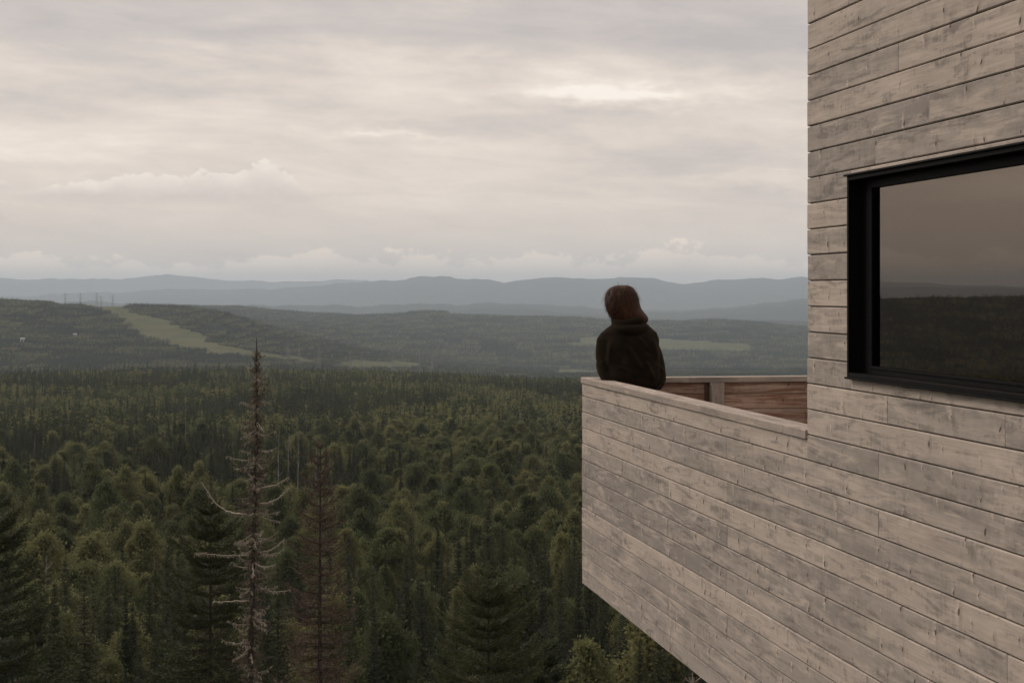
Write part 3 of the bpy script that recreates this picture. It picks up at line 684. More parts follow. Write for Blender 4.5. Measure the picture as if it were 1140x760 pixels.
def box(a, x0, x1, y0, y1, z0, z1, xf=None):
    V = np.array([(x0, y0, z0), (x1, y0, z0), (x1, y1, z0), (x0, y1, z0), (x0, y0, z1), (x1, y0, z1), (x1, y1, z1), (x0, y1, z1)], dtype=float)
    if xf is not None: V = xf(V)
    a.add(V, np.array([(0, 3, 2, 1), (4, 5, 6, 7), (0, 1, 5, 4), (1, 2, 6, 5), (2, 3, 7, 6), (3, 0, 4, 7)]))
M['paint'] = simple('white house paint', (.45, .44, .43), .7, namt=.08)
M['roof'] = simple('grey metal roof', (.30, .29, .29), .6, namt=.1)
M['darkglass'] = simple('dark window glass', (.03, .03, .035), .2, .5)
for px, py, lb_, w in ((25, 381, 'small white house on the left hillside, nearer the left edge', 9), (83.5, 376, 'small white house on the left hillside, higher and further right', 7)):
    best = min(np.arange(3100, 4300, 10.), key=lambda Yq: abs(proj(*on_land(px, Yq))[1]-py))
    X, Y, z = on_land(px, best); z += 5
    e = empty('white_house', (X, Y, z-5), .3); tag(e, lb_, 'house')
    a = Acc(); box(a, -w/2, w/2, -4, 4, 0, 7); mobj('wall', a.mesh('wall', M['paint']), e)
    a = Acc(); a.add(np.array([(-w/2-.5, -4.6, 6.8), (w/2+.5, -4.6, 6.8), (w/2+.5, 4.6, 6.8), (-w/2-.5, 4.6, 6.8), (-w/2-.5, 0, 9.4), (w/2+.5, 0, 9.4)], dtype=float),
                     np.array([(0, 1, 5, 4), (2, 3, 4, 5), (0, 3, 2, 1)])); mobj('roof', a.mesh('roof', M['roof']), e)
    for xq in (-w*.28, w*.22):
        a = Acc(); box(a, xq-.7, xq+.7, -4.06, -3.9, 4.6, 6.2); mobj('window', a.mesh('window', M['darkglass']), e)

# ------------------------------------------------------------------ the timber cabin with its cantilevered balcony
# local frame: u along the long wall (away from the camera), w into the building, z up; origin at the wall corner
OX, OY = 1.5584, 9.0
D1 = np.array([-.1696, .9855]); D2 = np.array([.9855, .1696])
def W3(V):
    V = np.asarray(V, dtype=float); o = np.empty_like(V)
    o[..., 0] = V[..., 0]*D1[0]+V[..., 1]*D2[0]; o[..., 1] = V[..., 0]*D1[1]+V[..., 1]*D2[1]; o[..., 2] = V[..., 2]; return o
def U(px): return (OY*656/(px-243)-OY)/.9855
cabin = empty('timber_cabin', (OX, OY, 0)); tag(cabin, 'weathered grey board cabin with a cantilevered balcony and a black framed window', 'cabin')
P_ = .135; Z0 = 1.105          # board pitch, bottom edge of row 0
ULEN = 5.66; ZB = -.765; ZT = 4.4; UNEAR = -6.2; WID = 4.6

def wood_material(name, base, alt, grey, greyamt, redamt=0.0, knots=1.0):
    m, q, b, o = mat(name)
    tc = q.new('ShaderNodeTexCoord'); uv = q.sep(tc.outputs['UV']); geo = q.new('ShaderNodeNewGeometry'); rnd = geo.outputs['Random Per Island']
    u, v = uv[0], uv[1]                        # metres along the board, metres across; each board has its own offset
    r2 = q.m('FRACT', q.m('MULTIPLY', rnd, 37.7))
    tone = q.mix(rnd, base, alt)
    tone = q.mix(q.ss(r2, .60, .95, 0, .40), tone, grey)
    # long weathered grey stains
    n1 = q.noise(q.xyz(q.m('MULTIPLY', u, 1.1), q.m('MULTIPLY', v, 9.0), 1.0), 1.0, 6, .62, .6)
    n1b = q.noise(q.xyz(q.m('MULTIPLY', u, 14.0), q.m('MULTIPLY', v, 7.0), 4.0), 1.0, 4, .6)       # vertical planer smudges
    th = q.m('MULTIPLY_ADD', rnd, -.22, .64)
    n1c = q.noise(q.xyz(q.m('MULTIPLY', u, 9.0), q.m('MULTIPLY', v, 60.0), 3.0), 1.0, 5, .65, .5)
    mod = q.m('ADD', q.m('MULTIPLY', q.m('SUBTRACT', n1b, .5), .34), q.m('MULTIPLY', q.m('SUBTRACT', n1c, .5), .34))
    st = q.ss(q.m('ADD', n1, mod), q.m('SUBTRACT', q.m('MULTIPLY_ADD', rnd, -.20, .60), .12), q.m('MULTIPLY_ADD', rnd, -.20, .82))
    col = q.mix(q.m('MULTIPLY', st, greyamt), tone, grey)
    n1d = q.noise(q.xyz(q.m('MULTIPLY', u, 2.3), q.m('MULTIPLY', v, 16.0), 6.0), 1.0, 7, .68, .9)
    n1e = q.noise(q.xyz(q.m('MULTIPLY', u, 34.0), q.m('MULTIPLY', v, 8.0), 2.0), 1.0, 4, .65, .3)
    st2 = q.ss(q.m('ADD', n1d, q.m('MULTIPLY', q.m('SUBTRACT', n1e, .5), .30)), .50, .66)
    col = q.mix(q.m('MULTIPLY', st2, greyamt*.85), col, (grey[0]*.48, grey[1]*.47, grey[2]*.47))
    st3 = q.ss(q.noise(q.xyz(q.m('MULTIPLY', u, 1.7), q.m('MULTIPLY', v, 12.0), 16.0), 1.0, 6, .66, .7), .50, .64)
    col = q.mix(q.m('MULTIPLY', st3, .55), col, (min(1, base[0]*1.22), min(1, base[1]*1.21), min(1, base[2]*1.20)))
    # fine grain
    g = q.noise(q.xyz(q.m('MULTIPLY', u, 3.0), q.m('MULTIPLY', v, 170.0), 2.0), 1.0, 3, .6, .8)
    g2 = q.noise(q.xyz(q.m('MULTIPLY', u, 1.2), q.m('MULTIPLY', v, 38.0), 7.0), 1.0, 4, .55, 1.6)
    gr = q.m('ADD', q.m('MULTIPLY', g, .5), q.m('MULTIPLY', g2, .5))
    col = q.mix(q.ss(gr, .36, .66, 0, .42), col, (base[0]*.55, base[1]*.53, base[2]*.52))
    if redamt:
        n4 = q.noise(q.xyz(q.m('MULTIPLY', u, 1.6), q.m('MULTIPLY', v, 22.0), 5.0), 1.0, 5, .6, 1.2)
        col = q.mix(q.ss(n4, .44, .60, 0, redamt), col, (.19, .075, .045))
    # blotchy lighter wear
    n5 = q.noise(q.xyz(q.m('MULTIPLY', u, 5.0), q.m('MULTIPLY', v, 11.0), 8.0), 1.0, 4, .6)
    col = q.mix(q.ss(n5, .56, .74, 0, .30), col, (min(1, base[0]*1.25), min(1, base[1]*1.24), min(1, base[2]*1.22)))
    # knots: random cells stretched on the board
    vo = q.new('ShaderNodeTexVoronoi'); vo.feature = 'F1'; vo.voronoi_dimensions = '2D'
    q.put(vo.inputs['Vector'], q.xyz(q.m('MULTIPLY', u, 4.0), q.m('MULTIPLY', v, 7.4), 0.0)); vo.inputs['Scale'].default_value = 1.0; vo.inputs['Randomness'].default_value = .95
    cr_ = q.sep(vo.outputs['Color'])
    ps = q.sep(vo.outputs['Position'])
    du = q.m('DIVIDE', q.m('SUBTRACT', q.m('MULTIPLY', u, 4.0), ps[0]), 4.0); dvv = q.m('DIVIDE', q.m('SUBTRACT', q.m('MULTIPLY', v, 7.4), ps[1]), 7.4)
    sk = q.m('MULTIPLY_ADD', dvv, q.m('MULTIPLY_ADD', cr_[1], 1.2, -.6), du)     # slanted knots
    dist = q.m('SQRT', q.m('ADD', q.m('POWER', q.m('MULTIPLY', sk, 1.25), 2.0), q.m('POWER', q.m('MULTIPLY', dvv, .72), 2.0)))
    wob = q.noise(q.xyz(u, v, 0.0), 60.0, 3, .6)
    dist = q.m('ADD', dist, q.m('MULTIPLY', q.m('SUBTRACT', wob, .5), .008))
    has = q.m('GREATER_THAN', cr_[0], .12)
    ksz = q.m('MULTIPLY_ADD', q.m('POWER', cr_[2], 2.0), .0085, .0045)
    core = q.m('MULTIPLY', q.ss(dist, q.m('MULTIPLY', ksz, 1.25), q.m('MULTIPLY', ksz, .7)), has)
    halo = q.m('MULTIPLY', q.ss(dist, q.m('MULTIPLY', ksz, 5.0), q.m('MULTIPLY', ksz, 1.2)), has)
    # pale scuffed side beside the knot and a greyer side
    side = q.ss(du, -.012, .012)
    pale = q.m('MULTIPLY', q.m('MULTIPLY', halo, side), q.m('MULTIPLY', q.ss(wob, .35, .65), q.ss(q.m('FRACT', q.m('MULTIPLY', cr_[0], 7.3)), .35, .9)))
    col = q.mix(q.m('MULTIPLY', pale, .85*knots), col, (min(1, base[0]*1.35), min(1, base[1]*1.33), min(1, base[2]*1.30)))
    col = q.mix(q.m('MULTIPLY', q.m('MULTIPLY', halo, q.m('SUBTRACT', 1.0, side)), .42*knots), col, (base[0]*.45, base[1]*.43, base[2]*.42))
    darkk = q.m('GREATER_THAN', cr_[1], .30)
    col = q.mix(q.m('MULTIPLY', core, q.m('MULTIPLY_ADD', darkk, .62*knots, .28)), col, (.075, .052, .040))
    # big dirty drift over many boards
    pos = q.new('ShaderNodeTexCoord').outputs['Object']
    n6 = q.noise(pos, .8, 4, .6)
    col = q.mix(q.ss(n6, .45, .7, 0, .18), col, (base[0]*.6, base[1]*.6, base[2]*.6))
    q.l.new(col, b.inputs['Base Color']); b.inputs['Roughness'].default_value = .82; b.inputs['Specular IOR Level'].default_value = .18
    bp = q.new('ShaderNodeBump'); bp.inputs['Strength'].default_value = .55; bp.inputs['Distance'].default_value = .0025
    hgt = q.m('ADD', q.m('MULTIPLY', gr, .6), q.m('ADD', q.m('MULTIPLY', n1b, .9), q.m('MULTIPLY', core, -1.2)))
    hgt = q.m('ADD', hgt, q.m('MULTIPLY', q.m('MULTIPLY', halo, wob), 1.2))
    q.put(bp.inputs['Height'], hgt); q.l.new(bp.outputs[0], b.inputs['Normal'])
    return m
M['siding'] = wood_material('weathered siding', (.475, .41, .352), (.385, .338, .296), (.205, .190, .178), .74)
M['capwood'] = wood_material('rail cap timber', (.50, .425, .36), (.43, .365, .312), (.22, .195, .178), .7, knots=.7)
M['redwood'] = wood_material('unweathered inner boards', (.56, .43, .34), (.46, .32, .24), (.22, .16, .13), .5, .75)
M['dark'] = simple('dark membrane', (.02, .02, .02), .9)
M['brownshade'] = simple('brown recess shade', (.10, .06, .045), .9)  # darkness of the recess beside the post, put into the colour
M['groove'] = simple('dark board groove', (.05, .042, .036), .9)
M['frame'] = simple('matt black aluminium', (.0045, .0042, .004), .6, .08, namt=.08)
M['interior'] = simple('dim room plaster', (.20, .17, .15), .9)
M['intfloor'] = simple('dim room floor', (.10, .07, .05), .6)
M['concrete'] = simple('grey concrete', (.28, .27, .26), .9, namt=.2)

class Boards:
    """bevelled boards joined in ONE mesh with a metre UV per board"""
    def __init__(s): s.V = []; s.F = []; s.UV = []; s.n = 0; s.r = random.Random(3)
    def board(s, a0, a1, c0, c1, place, ch=.0042, back=.020, off=0.0, warp=0.0):
        """a along, c across; place(a, c, d) -> xyz with d = depth behind the face"""
        ra, rc = s.r.uniform(0, 40), s.r.uniform(0, 40)
        n = max(1, int((a1-a0)/.35)) if warp else 1
        aa = np.linspace(a0, a1, n+1)
        wv = [off+s.r.uniform(-1, 1)*warp for _ in aa]
        prof = [(c0, back), (c0, ch), (c0+ch, 0), (c1-ch, 0), (c1, ch), (c1, back)]
        rings = []
        for i, a in enumerate(aa):
            rings.append([(a, c, d+wv[i]) for c, d in prof])
        ends = [(aa[0], [(a0+.0015 if False else aa[0], c, d+wv[0]) for c, d in prof])]
        base = s.n; k = len(prof)
        for rg_ in rings:
            for (a, c, d) in rg_: s.V.append(place(a, c, d))
        s.n += k*len(rings)
        for i in range(len(rings)-1):
            for j in range(k-1):
                A, B, C, Dd = base+i*k+j, base+i*k+j+1, base+(i+1)*k+j+1, base+(i+1)*k+j
                s.F.append((A, B, C, Dd))
                cj = [prof[j][0], prof[j+1][0], prof[j+1][0], prof[j][0]]; aj = [aa[i], aa[i], aa[i+1], aa[i+1]]
                s.UV += [(x+ra, y+rc) for x, y in zip(aj, cj)]
        for e, rev in ((0, 0), (len(rings)-1, 1)):       # end grain
            idx_ = [base+e*k+j for j in range(k)]; t = (idx_[0], idx_[1], idx_[4], idx_[5]); t2 = (idx_[1], idx_[2], idx_[3], idx_[4])
            for tt, pj in ((t, (0, 1, 4, 5)), (t2, (1, 2, 3, 4))):
                s.F.append(tt); s.UV += [(aa[e]+ra+prof[j][1], prof[j][0]+rc) for j in pj]
    def mesh(s, name, mt):
        me = np_mesh(name, W3(np.array(s.V)), np.array(s.F), mt, uv=np.array(s.UV)); 
        import bmesh
        bm = bmesh.new(); bm.from_mesh(me); bmesh.ops.recalc_face_normals(bm, faces=bm.faces); bm.to_mesh(me); bm.free()
        return me
rnd = random.Random(8)
J = {-1: [1054], 0: [988, 1119], 2: [978, 743], 3: [1118.7, 808.5], 4: [978, 743.5], 5: [1120, 809], 6: [978, 693, 744], 7: [1121, 809.5], 8: [979, 743.5], 9: [808.5], 10: [965, 694], 11: [1079, 809.5], 12: [743.5], 13: [694, 860], 14: [809, 715],
     -12: [1000], -10: [1035], -11: [951, 1130], -9: [974], -8: [1107], -7: [961]}
WIN = (U(947.5), -3.35, 1.306, 2.286)       # u far, u near, z bottom, z top of the outer frame
gp = .0023
sid = Boards()
def pl_side(a, c, d): return (a, d, c)
k = -30
rows = []
z_top_rows = int((ZT-Z0)/P_)+1
for k in range(-z_top_rows, 16):
    c1 = Z0-(k-1)*P_ - P_*0; c1 = Z0+P_-k*P_; c0 = c1-P_
    c0v, c1v = max(c0, ZB), min(c1, ZT)
    if c1v-c0v < .02: continue
    umax = ULEN if c0 < .94 and k >= 2 else 0.0
    if k in J: cuts = sorted(U(p) for p in J[k])
    else: cuts = []
    cuts = [c for c in cuts if c < umax-.2]
    lo = min(cuts) if cuts else umax-rnd.uniform(1.2, 3.6)
    while lo > UNEAR+1.6: lo -= rnd.choice((1.22, 2.44, 2.84, 3.25)); cuts.append(max(lo, UNEAR+.4))
    cuts = sorted(set([UNEAR]+cuts+[umax]))
    top_parts = [(UNEAR, umax)]
    c_hi = c1v
    segs = []
    for a0, a1 in zip(cuts[:-1], cuts[1:]):
        hgh = c1v
        # row 2 runs under the rail cap on the balcony
        if k == 2 and a0 < 0 < a1: segs.append((a0, 0.0, c0v, c1v)); segs.append((.0, a1, c0v, min(c1v, .946))); continue
        if k == 2 and a0 >= 0: hgh = min(c1v, .946)
        segs.append((a0, a1, c0v, hgh))
    for (a0, a1, lo_, hi_) in segs:
        # cut round the window
        parts = [(a0, a1, lo_, hi_)]
        wf, wn, wb, wt = WIN
        if hi_ > wb and lo_ < wt and a0 < wf and a1 > wn:
            parts = []
            if a1 > wf: parts.append((wf+.004, a1, lo_, hi_))
            if a0 < wn: parts.append((a0, wn-.004, lo_, hi_))
            if lo_ < wb-.015: parts.append((max(a0, wn-.004), min(a1, wf+.004), lo_, wb-.003))
            if hi_ > wt+.015: parts.append((max(a0, wn-.004), min(a1, wf+.004), wt+.003, hi_))
        for (p0, p1, q0, q1) in parts:
            if p1-p0 < .03 or q1-q0 < .008: continue
            sid.board(p0+gp*.22, p1-gp*.22, q0+gp, q1-gp, pl_side, ch=.0046 if q1-q0 > .03 else .0015, off=rnd.uniform(-.0018, .0018), warp=.0006)
mobj('board_siding', sid.mesh('board_siding', M['siding']), cabin)
# membrane / groove backing behind the boards, cabin core, balcony core
def lbox(name, boxes, mt, parent=cabin, bev=0.0):
    a = Acc()
    for bx in boxes: box(a, *bx, xf=W3)
    o = mobj(name, a.mesh(name, M[mt]), parent)
    if bev:
        b = o.modifiers.new('bevel', 'BEVEL'); b.width = bev; b.segments = 2
    return o
wf, wn, wb, wt = WIN
# boxes are (u0,u1,w0,w1,z0,z1)
lbox('inner_wall', [(UNEAR, 0-.01, .013, .16, wt, ZT), (UNEAR, wn, .013, .16, wb, wt), (wf, -.01, .013, .16, wb, wt), (UNEAR, -.01, .013, .16, ZB+.01, wb)], 'groove')
lbox('parapet_core', [(0.001, ULEN-.012, .013, .10, ZB+.01, .945), (ULEN-.10, ULEN-.012, .101, WID-.101, ZB+.01, .945), (0.001, ULEN-.012, WID-.10, WID-.013, ZB+.01, .945)], 'groove')
lbox('deck_floor', [(-.01, ULEN-.11, .102, WID-.102, -.05, 0)], 'capwood')
lbox('balcony_underside', [(0.0, ULEN-.014, .02, WID-.02, ZB+.012, ZB+.05)], 'groove')
lbox('room_wall', [(-.12, -.012, .17, WID-.02, ZB+.06, ZT), (UNEAR, -.12, WID-.12, WID-.02, ZB+.06, ZT), (UNEAR, UNEAR+.1, .17, WID-.12, ZB+.06, ZT)], 'interior')
lbox('room_floor', [(UNEAR+.1, -.12, .17, WID-.12, -.1, 0)], 'intfloor')
lbox('roof', [(UNEAR-.05, .03, -.03, WID+.03, ZT+.005, ZT+.16)], 'roof')
lbox('foundation', [(UNEAR+.2, -2.2, .5, WID-.5, -9, ZB+.008)], 'concrete')
# the other faces of the cabin and of the balcony in the same boards
fb = Boards(); fb.r = random.Random(5)
for k in range(-z_top_rows, 16):
    c1 = Z0+P_-k*P_; c0 = max(c1-P_, ZB); c1 = min(c1, ZT)
    if c1-c0 < .02: continue
    def pl_end(a, c, d): return (ULEN-d, a, c)
    def pl_cor(a, c, d): return (0.0-d+.0, a, c)
    if c0 < .94 and k >= 2: fb.board(.002, WID-.002, c0+gp, min(c1, .946)-gp, pl_end)
    if c1 > .96: fb.board(.022, WID-.002, max(c0, .0)+gp, c1-gp, pl_cor)
    def pl_back(a, c, d): return (a, WID-d, c)
    fb.board(UNEAR, (ULEN-.02) if (c0 < .94 and k >= 2) else -.022, c0+gp, min(c1, .946)-gp if k == 2 else c1-gp, pl_back)
    def pl_near(a, c, d): return (UNEAR+d-.02, a, c)
    fb.board(.022, WID-.022, c0+gp, c1-gp, pl_near)
mobj('far_side_siding', fb.mesh('far_side_siding', M['siding']), cabin)
# inside boards of the end parapet (not weathered) and of the long parapet
ib = Boards(); ib.r = random.Random(12)
ue = ULEN-.10
zz_ = .946
hs = [.946, .845, .715, .585, .45, .315, .18, .045]
for i in range(len(hs)-1):
    def pl_in(a, c, d): return (ue-.021+d, a, c)
    cut = [.12, 1.22+.0*i, 2.6, WID-.12] if i % 2 else [.12, 1.95, 3.4, WID-.12]
    for a0, a1 in zip(cut[:-1], cut[1:]): ib.board(a0+.001, a1-.001, hs[i+1]+.002, hs[i]-.002, pl_in, ch=.003)
    def pl_in2(a, c, d): return (a, .12-d, c)
    ib.board(.02, ue-.03, hs[i+1]+.002, hs[i]-.002, pl_in2, ch=.003)
mobj('inner_boards', ib.mesh('inner_boards', M['redwood']), cabin)
# caps
CW = .153
cb = Boards(); cb.r = random.Random(2)
def cap_long(name, u0, u1, w0, w1, z0, z1, mt='capwood'):
    c = Boards(); c.r = random.Random(int(w0*100)+int(u1*10))
    # solid eased section running along u
    n = 12; us = np.linspace(u0, u1, n+1); e = .004
    prof = [(w0, z0), (w0, z1-e), (w0+e, z1), (w1-e, z1), (w1, z1-e), (w1, z0)]
    base = 0
    for u_ in us: c.V += [(u_, a, b_) for a, b_ in prof]
    kk = len(prof); per = [0, .045, .05, .20, .205, .25, .40]
    for i in range(n):
        for j in range(kk):
            j2 = (j+1) % kk
            c.F.append((i*kk+j, i*kk+j2, (i+1)*kk+j2, (i+1)*kk+j))
            c.UV += [(us[i], per[j]), (us[i], per[j+1]), (us[i+1], per[j+1]), (us[i+1], per[j])]
    for e_ in (0, n):
        b0 = e_*kk
        for t in ((0, 1, 4, 5), (1, 2, 3, 4)): c.F.append(tuple(b0+x for x in t)); c.UV += [(prof[x][0]*1.0, prof[x][1]) for x in t]
    c.n = len(c.V)
    return mobj(name, c.mesh(name, M[mt]), cabin)
cap_long('rail_cap', .004, ULEN+.004, -.012, CW-.012, .9485, .994)
# end cap runs along w: build with swapped axes
def cap_cross(name, w0, w1, u0, u1, z0, z1):
    c = Boards(); n = 12; ws = np.linspace(w0, w1, n+1); e = .004
    prof = [(u0, z0), (u0, z1-e), (u0+e, z1), (u1-e, z1), (u1, z1-e), (u1, z0)]
    for w_ in ws: c.V += [(a, w_, b_) for a, b_ in prof]
    kk = 6; per = [0, .045, .05, .20, .205, .25, .40]
    for i in range(n):
        for j in range(kk):
            j2 = (j+1) % kk
            c.F.append((i*kk+j, i*kk+j2, (i+1)*kk+j2, (i+1)*kk+j)); c.UV += [(ws[i]+7, per[j]), (ws[i]+7, per[j+1]), (ws[i+1]+7, per[j+1]), (ws[i+1]+7, per[j])]
    for e_ in (0, n):
        b0 = e_*kk
        for t in ((0, 1, 4, 5), (1, 2, 3, 4)): c.F.append(tuple(b0+x for x in t)); c.UV += [(prof[x][0], prof[x][1]) for x in t]
    c.n = len(c.V)
    return mobj(name, c.mesh(name, M['capwood']), cabin)
cap_cross('rail_cap', CW-.011, WID-CW+.011, ULEN-CW+.002, ULEN+.004, .9485, .9935)
cap_long('rail_cap', .004, ULEN+.004, WID-CW+.012, WID+.012, .9485, .994)
def post(u0, u1, w0, w1):
    p = Boards(); p.r = random.Random(int(w0*77))
    n = 4; zs = np.linspace(.0, .9475, n+1); e = .004
    prof = [(u0, w0+e), (u0+e, w0), (u1, w0), (u1, w1), (u0+e, w1), (u0, w1-e)]
    for z_ in zs: p.V += [(a, b_, z_) for a, b_ in prof]
    kk = 6
    for i in range(n):
        for j in range(kk):
            j2 = (j+1) % kk; p.F.append((i*kk+j, i*kk+j2, (i+1)*kk+j2, (i+1)*kk+j)); v0, v1 = j*.05, j*.05+.05
            if j == 5: v0, v1 = .25, .34
            p.UV += [(zs[i], v0), (zs[i], v1), (zs[i+1], v1), (zs[i+1], v0)]
    p.n = len(p.V)
    return mobj('post', p.mesh('post', M['capwood']), cabin)
def w_at(px, u_):   # w of the photo column at depth u
    tx = (px-570)/F; return (tx*(OY+.9855*u_)-OX+.1696*u_)/(.9855-tx*.1696)
up = ue-.021-.09
pw0, pw1 = w_at(792.5, up), w_at(806.5, up)
for s_ in (0, 1.3, 2.6): post(up, ue-.0215, pw0+s_, pw1+s_)
for s_ in (.6, 2.0, 3.4): post(s_, s_+.09, .1215, .21)
lbox('recess_shade_strip', [(ue-.03, ue-.022, pw0-.040, pw0-.002, .0, .9475)], 'brownshade')  # added dark strip standing in for the shaded recess left of the post

# window
win = empty('window', (0, 0, 0)); win.parent = cabin
def wbox(name, boxes, mt, parent=win, bev=.0015): return lbox(name, boxes, mt, parent, bev)
PR = -.022
wbox('window_frame', [(wf-.022, wf, PR, .12, wb, wt), (wn, wn+.022, PR, .12, wb, wt), (wn+.022, wf-.022, PR, .12, wt-.020, wt), (wn+.022, wf-.022, PR, .12, wb, wb+.020)], 'frame')
wbox('sash', [(wf-.14, wf-.0222, .050, .118, wb+.0202, wt-.0202), (wn+.0222, wn+.085, .050, .118, wb+.0202, wt-.0202), (wn+.085, wf-.14, .050, .118, wt-.062, wt-.0202), (wn+.085, wf-.14, .050, .118, wb+.0202, wb+.055)], 'frame')
wbox('drip_cap', [(wn-.03, wf+.012, PR-.014, -.0005, wt+.0005, wt+.010)], 'frame')
wbox('sill', [(wn-.01, wf+.004, PR-.012, .03, wb-.010, wb-.0005)], 'frame')
wbox('glazing_bead', [(wn+.0855, wf-.1405, .044, .0495, wb+.045, wb+.058), (wn+.0855, wf-.1405, .044, .0495, wt-.064, wt-.054)], 'frame')
m, q, b, o = mat('window glass'); q.n.remove(b)
gl = q.new('ShaderNodeBsdfGlossy'); gl.inputs['Roughness'].default_value = .004; gl.inputs[0].default_value = (1.0, .86, .75, 1)
tr = q.new('ShaderNodeBsdfTransparent'); tr.inputs[0].default_value = (.12, .12, .12, 1)
fr = q.new('ShaderNodeFresnel'); fr.inputs[0].default_value = 1.62
tc = q.new('ShaderNodeTexCoord'); bp = q.new('ShaderNodeBump'); bp.inputs['Strength'].default_value = .02; bp.inputs['Distance'].default_value = .02
q.put(bp.inputs['Height'], q.noise(tc.outputs['Object'], 1.3, 2, .5)); q.l.new(bp.outputs[0], gl.inputs['Normal'])
mx = q.new('ShaderNodeMixShader'); q.put(mx.inputs[0], q.m('MINIMUM', q.m('MULTIPLY', fr.outputs[0], .215), 1.0)); q.l.new(tr.outputs[0], mx.inputs[1]); q.l.new(gl.outputs[0], mx.inputs[2]); q.l.new(mx.outputs[0], o.inputs[0])
M['glass'] = m
a = Acc(); box(a, wn+.08, wf-.135, .060, .066, wb+.05, wt-.057, xf=W3); mobj('pane', a.mesh('pane', M['glass']), win)
wbox('inner_lining', [(wf-.070, wf-.0225, .1185, .24, wb-.02, wt+.02)], 'interior')

# ------------------------------------------------------------------ the person in the corner of the balcony
def L3(u, w, z):
    return np.array([OX+u*D1[0]+w*D2[0], OY+u*D1[1]+w*D2[1], z])
def skin_mesh(name, pts, edges, radii, sub=2, root=0):
    me = bpy.data.meshes.new(name+'_skel'); me.from_pydata([tuple(p) for p in pts], edges, []); me.update()
    ob = bpy.data.objects.new(name+'_skel', me); COL.objects.link(ob)
    md = ob.modifiers.new('s', 'SKIN'); md.use_smooth_shade = True
    sv = me.skin_vertices[0].data
    for i, r in enumerate(radii):
        sv[i].radius = (r, r) if not isinstance(r, tuple) else r
    sv[root].use_root = True
    m2 = ob.modifiers.new('sub', 'SUBSURF'); m2.levels = sub; m2.render_levels = sub
    dg = bpy.context.evaluated_depsgraph_get(); dg.update()
    out = bpy.data.meshes.new_from_object(ob.evaluated_get(dg)); out.name = name
    bpy.data.objects.remove(ob)
    return out
def loft_ring(c, rx, ry, ax, ay, k=28, pw=2.3):
    th = np.arange(k)*2*math.pi/k
    cx_, sy_ = np.cos(th), np.sin(th)
    x = np.sign(cx_)*np.abs(cx_)**(2/pw)*rx; y = np.sign(sy_)*np.abs(sy_)**(2/pw)*ry
    return c+x[:, None]*ax+y[:, None]*ay
def loft(rings):
    k = len(rings[0]); V = np.vstack(rings+[rings[0].mean(0)[None], rings[-1].mean(0)[None]]); n = len(rings)
    Fq = []
    for i in range(n-1):
        for j in range(k): Fq.append((i*k+j, i*k+(j+1) % k, (i+1)*k+(j+1) % k, (i+1)*k+j))
    T = [(n*k, (j+1) % k, j) for j in range(k)]+[(n*k+1, (n-1)*k+j, (n-1)*k+(j+1) % k) for j in range(k)]
    return V, [np.array(Fq), np.array(T)]
def remesh_from(parts, name, voxel, smooth_it=6):
    """parts: list of (V, [blocks]); voxel-union them into one smooth surface"""
    Vs = []; B = {3: [], 4: []}; n = 0
    for V, blocks in parts:
        Vs.append(V)
        for b_ in blocks: B[b_.shape[1]].append(b_+n)
        n += len(V)
    me = np_mesh(name, np.vstack(Vs), [np.vstack(B[k]) for k in (3, 4) if B[k]])
    ob = bpy.data.objects.new(name, me); COL.objects.link(ob)
    r = ob.modifiers.new('r', 'REMESH'); r.mode = 'VOXEL'; r.voxel_size = voxel; r.use_smooth_shade = True
    s = ob.modifiers.new('s', 'SMOOTH'); s.iterations = smooth_it; s.factor = .5
    dg = bpy.context.evaluated_depsgraph_get(); dg.update()
    out = bpy.data.meshes.new_from_object(ob.evaluated_get(dg)); out.name = name
    bpy.data.objects.remove(ob)
    return out
def verts(me):
    v = np.empty(len(me.vertices)*3, dtype=np.float32); me.vertices.foreach_get('co', v); return v.reshape(-1, 3)
def setv(me, v): me.vertices.foreach_set('co', np.asarray(v, dtype=np.float32).ravel()); me.update()

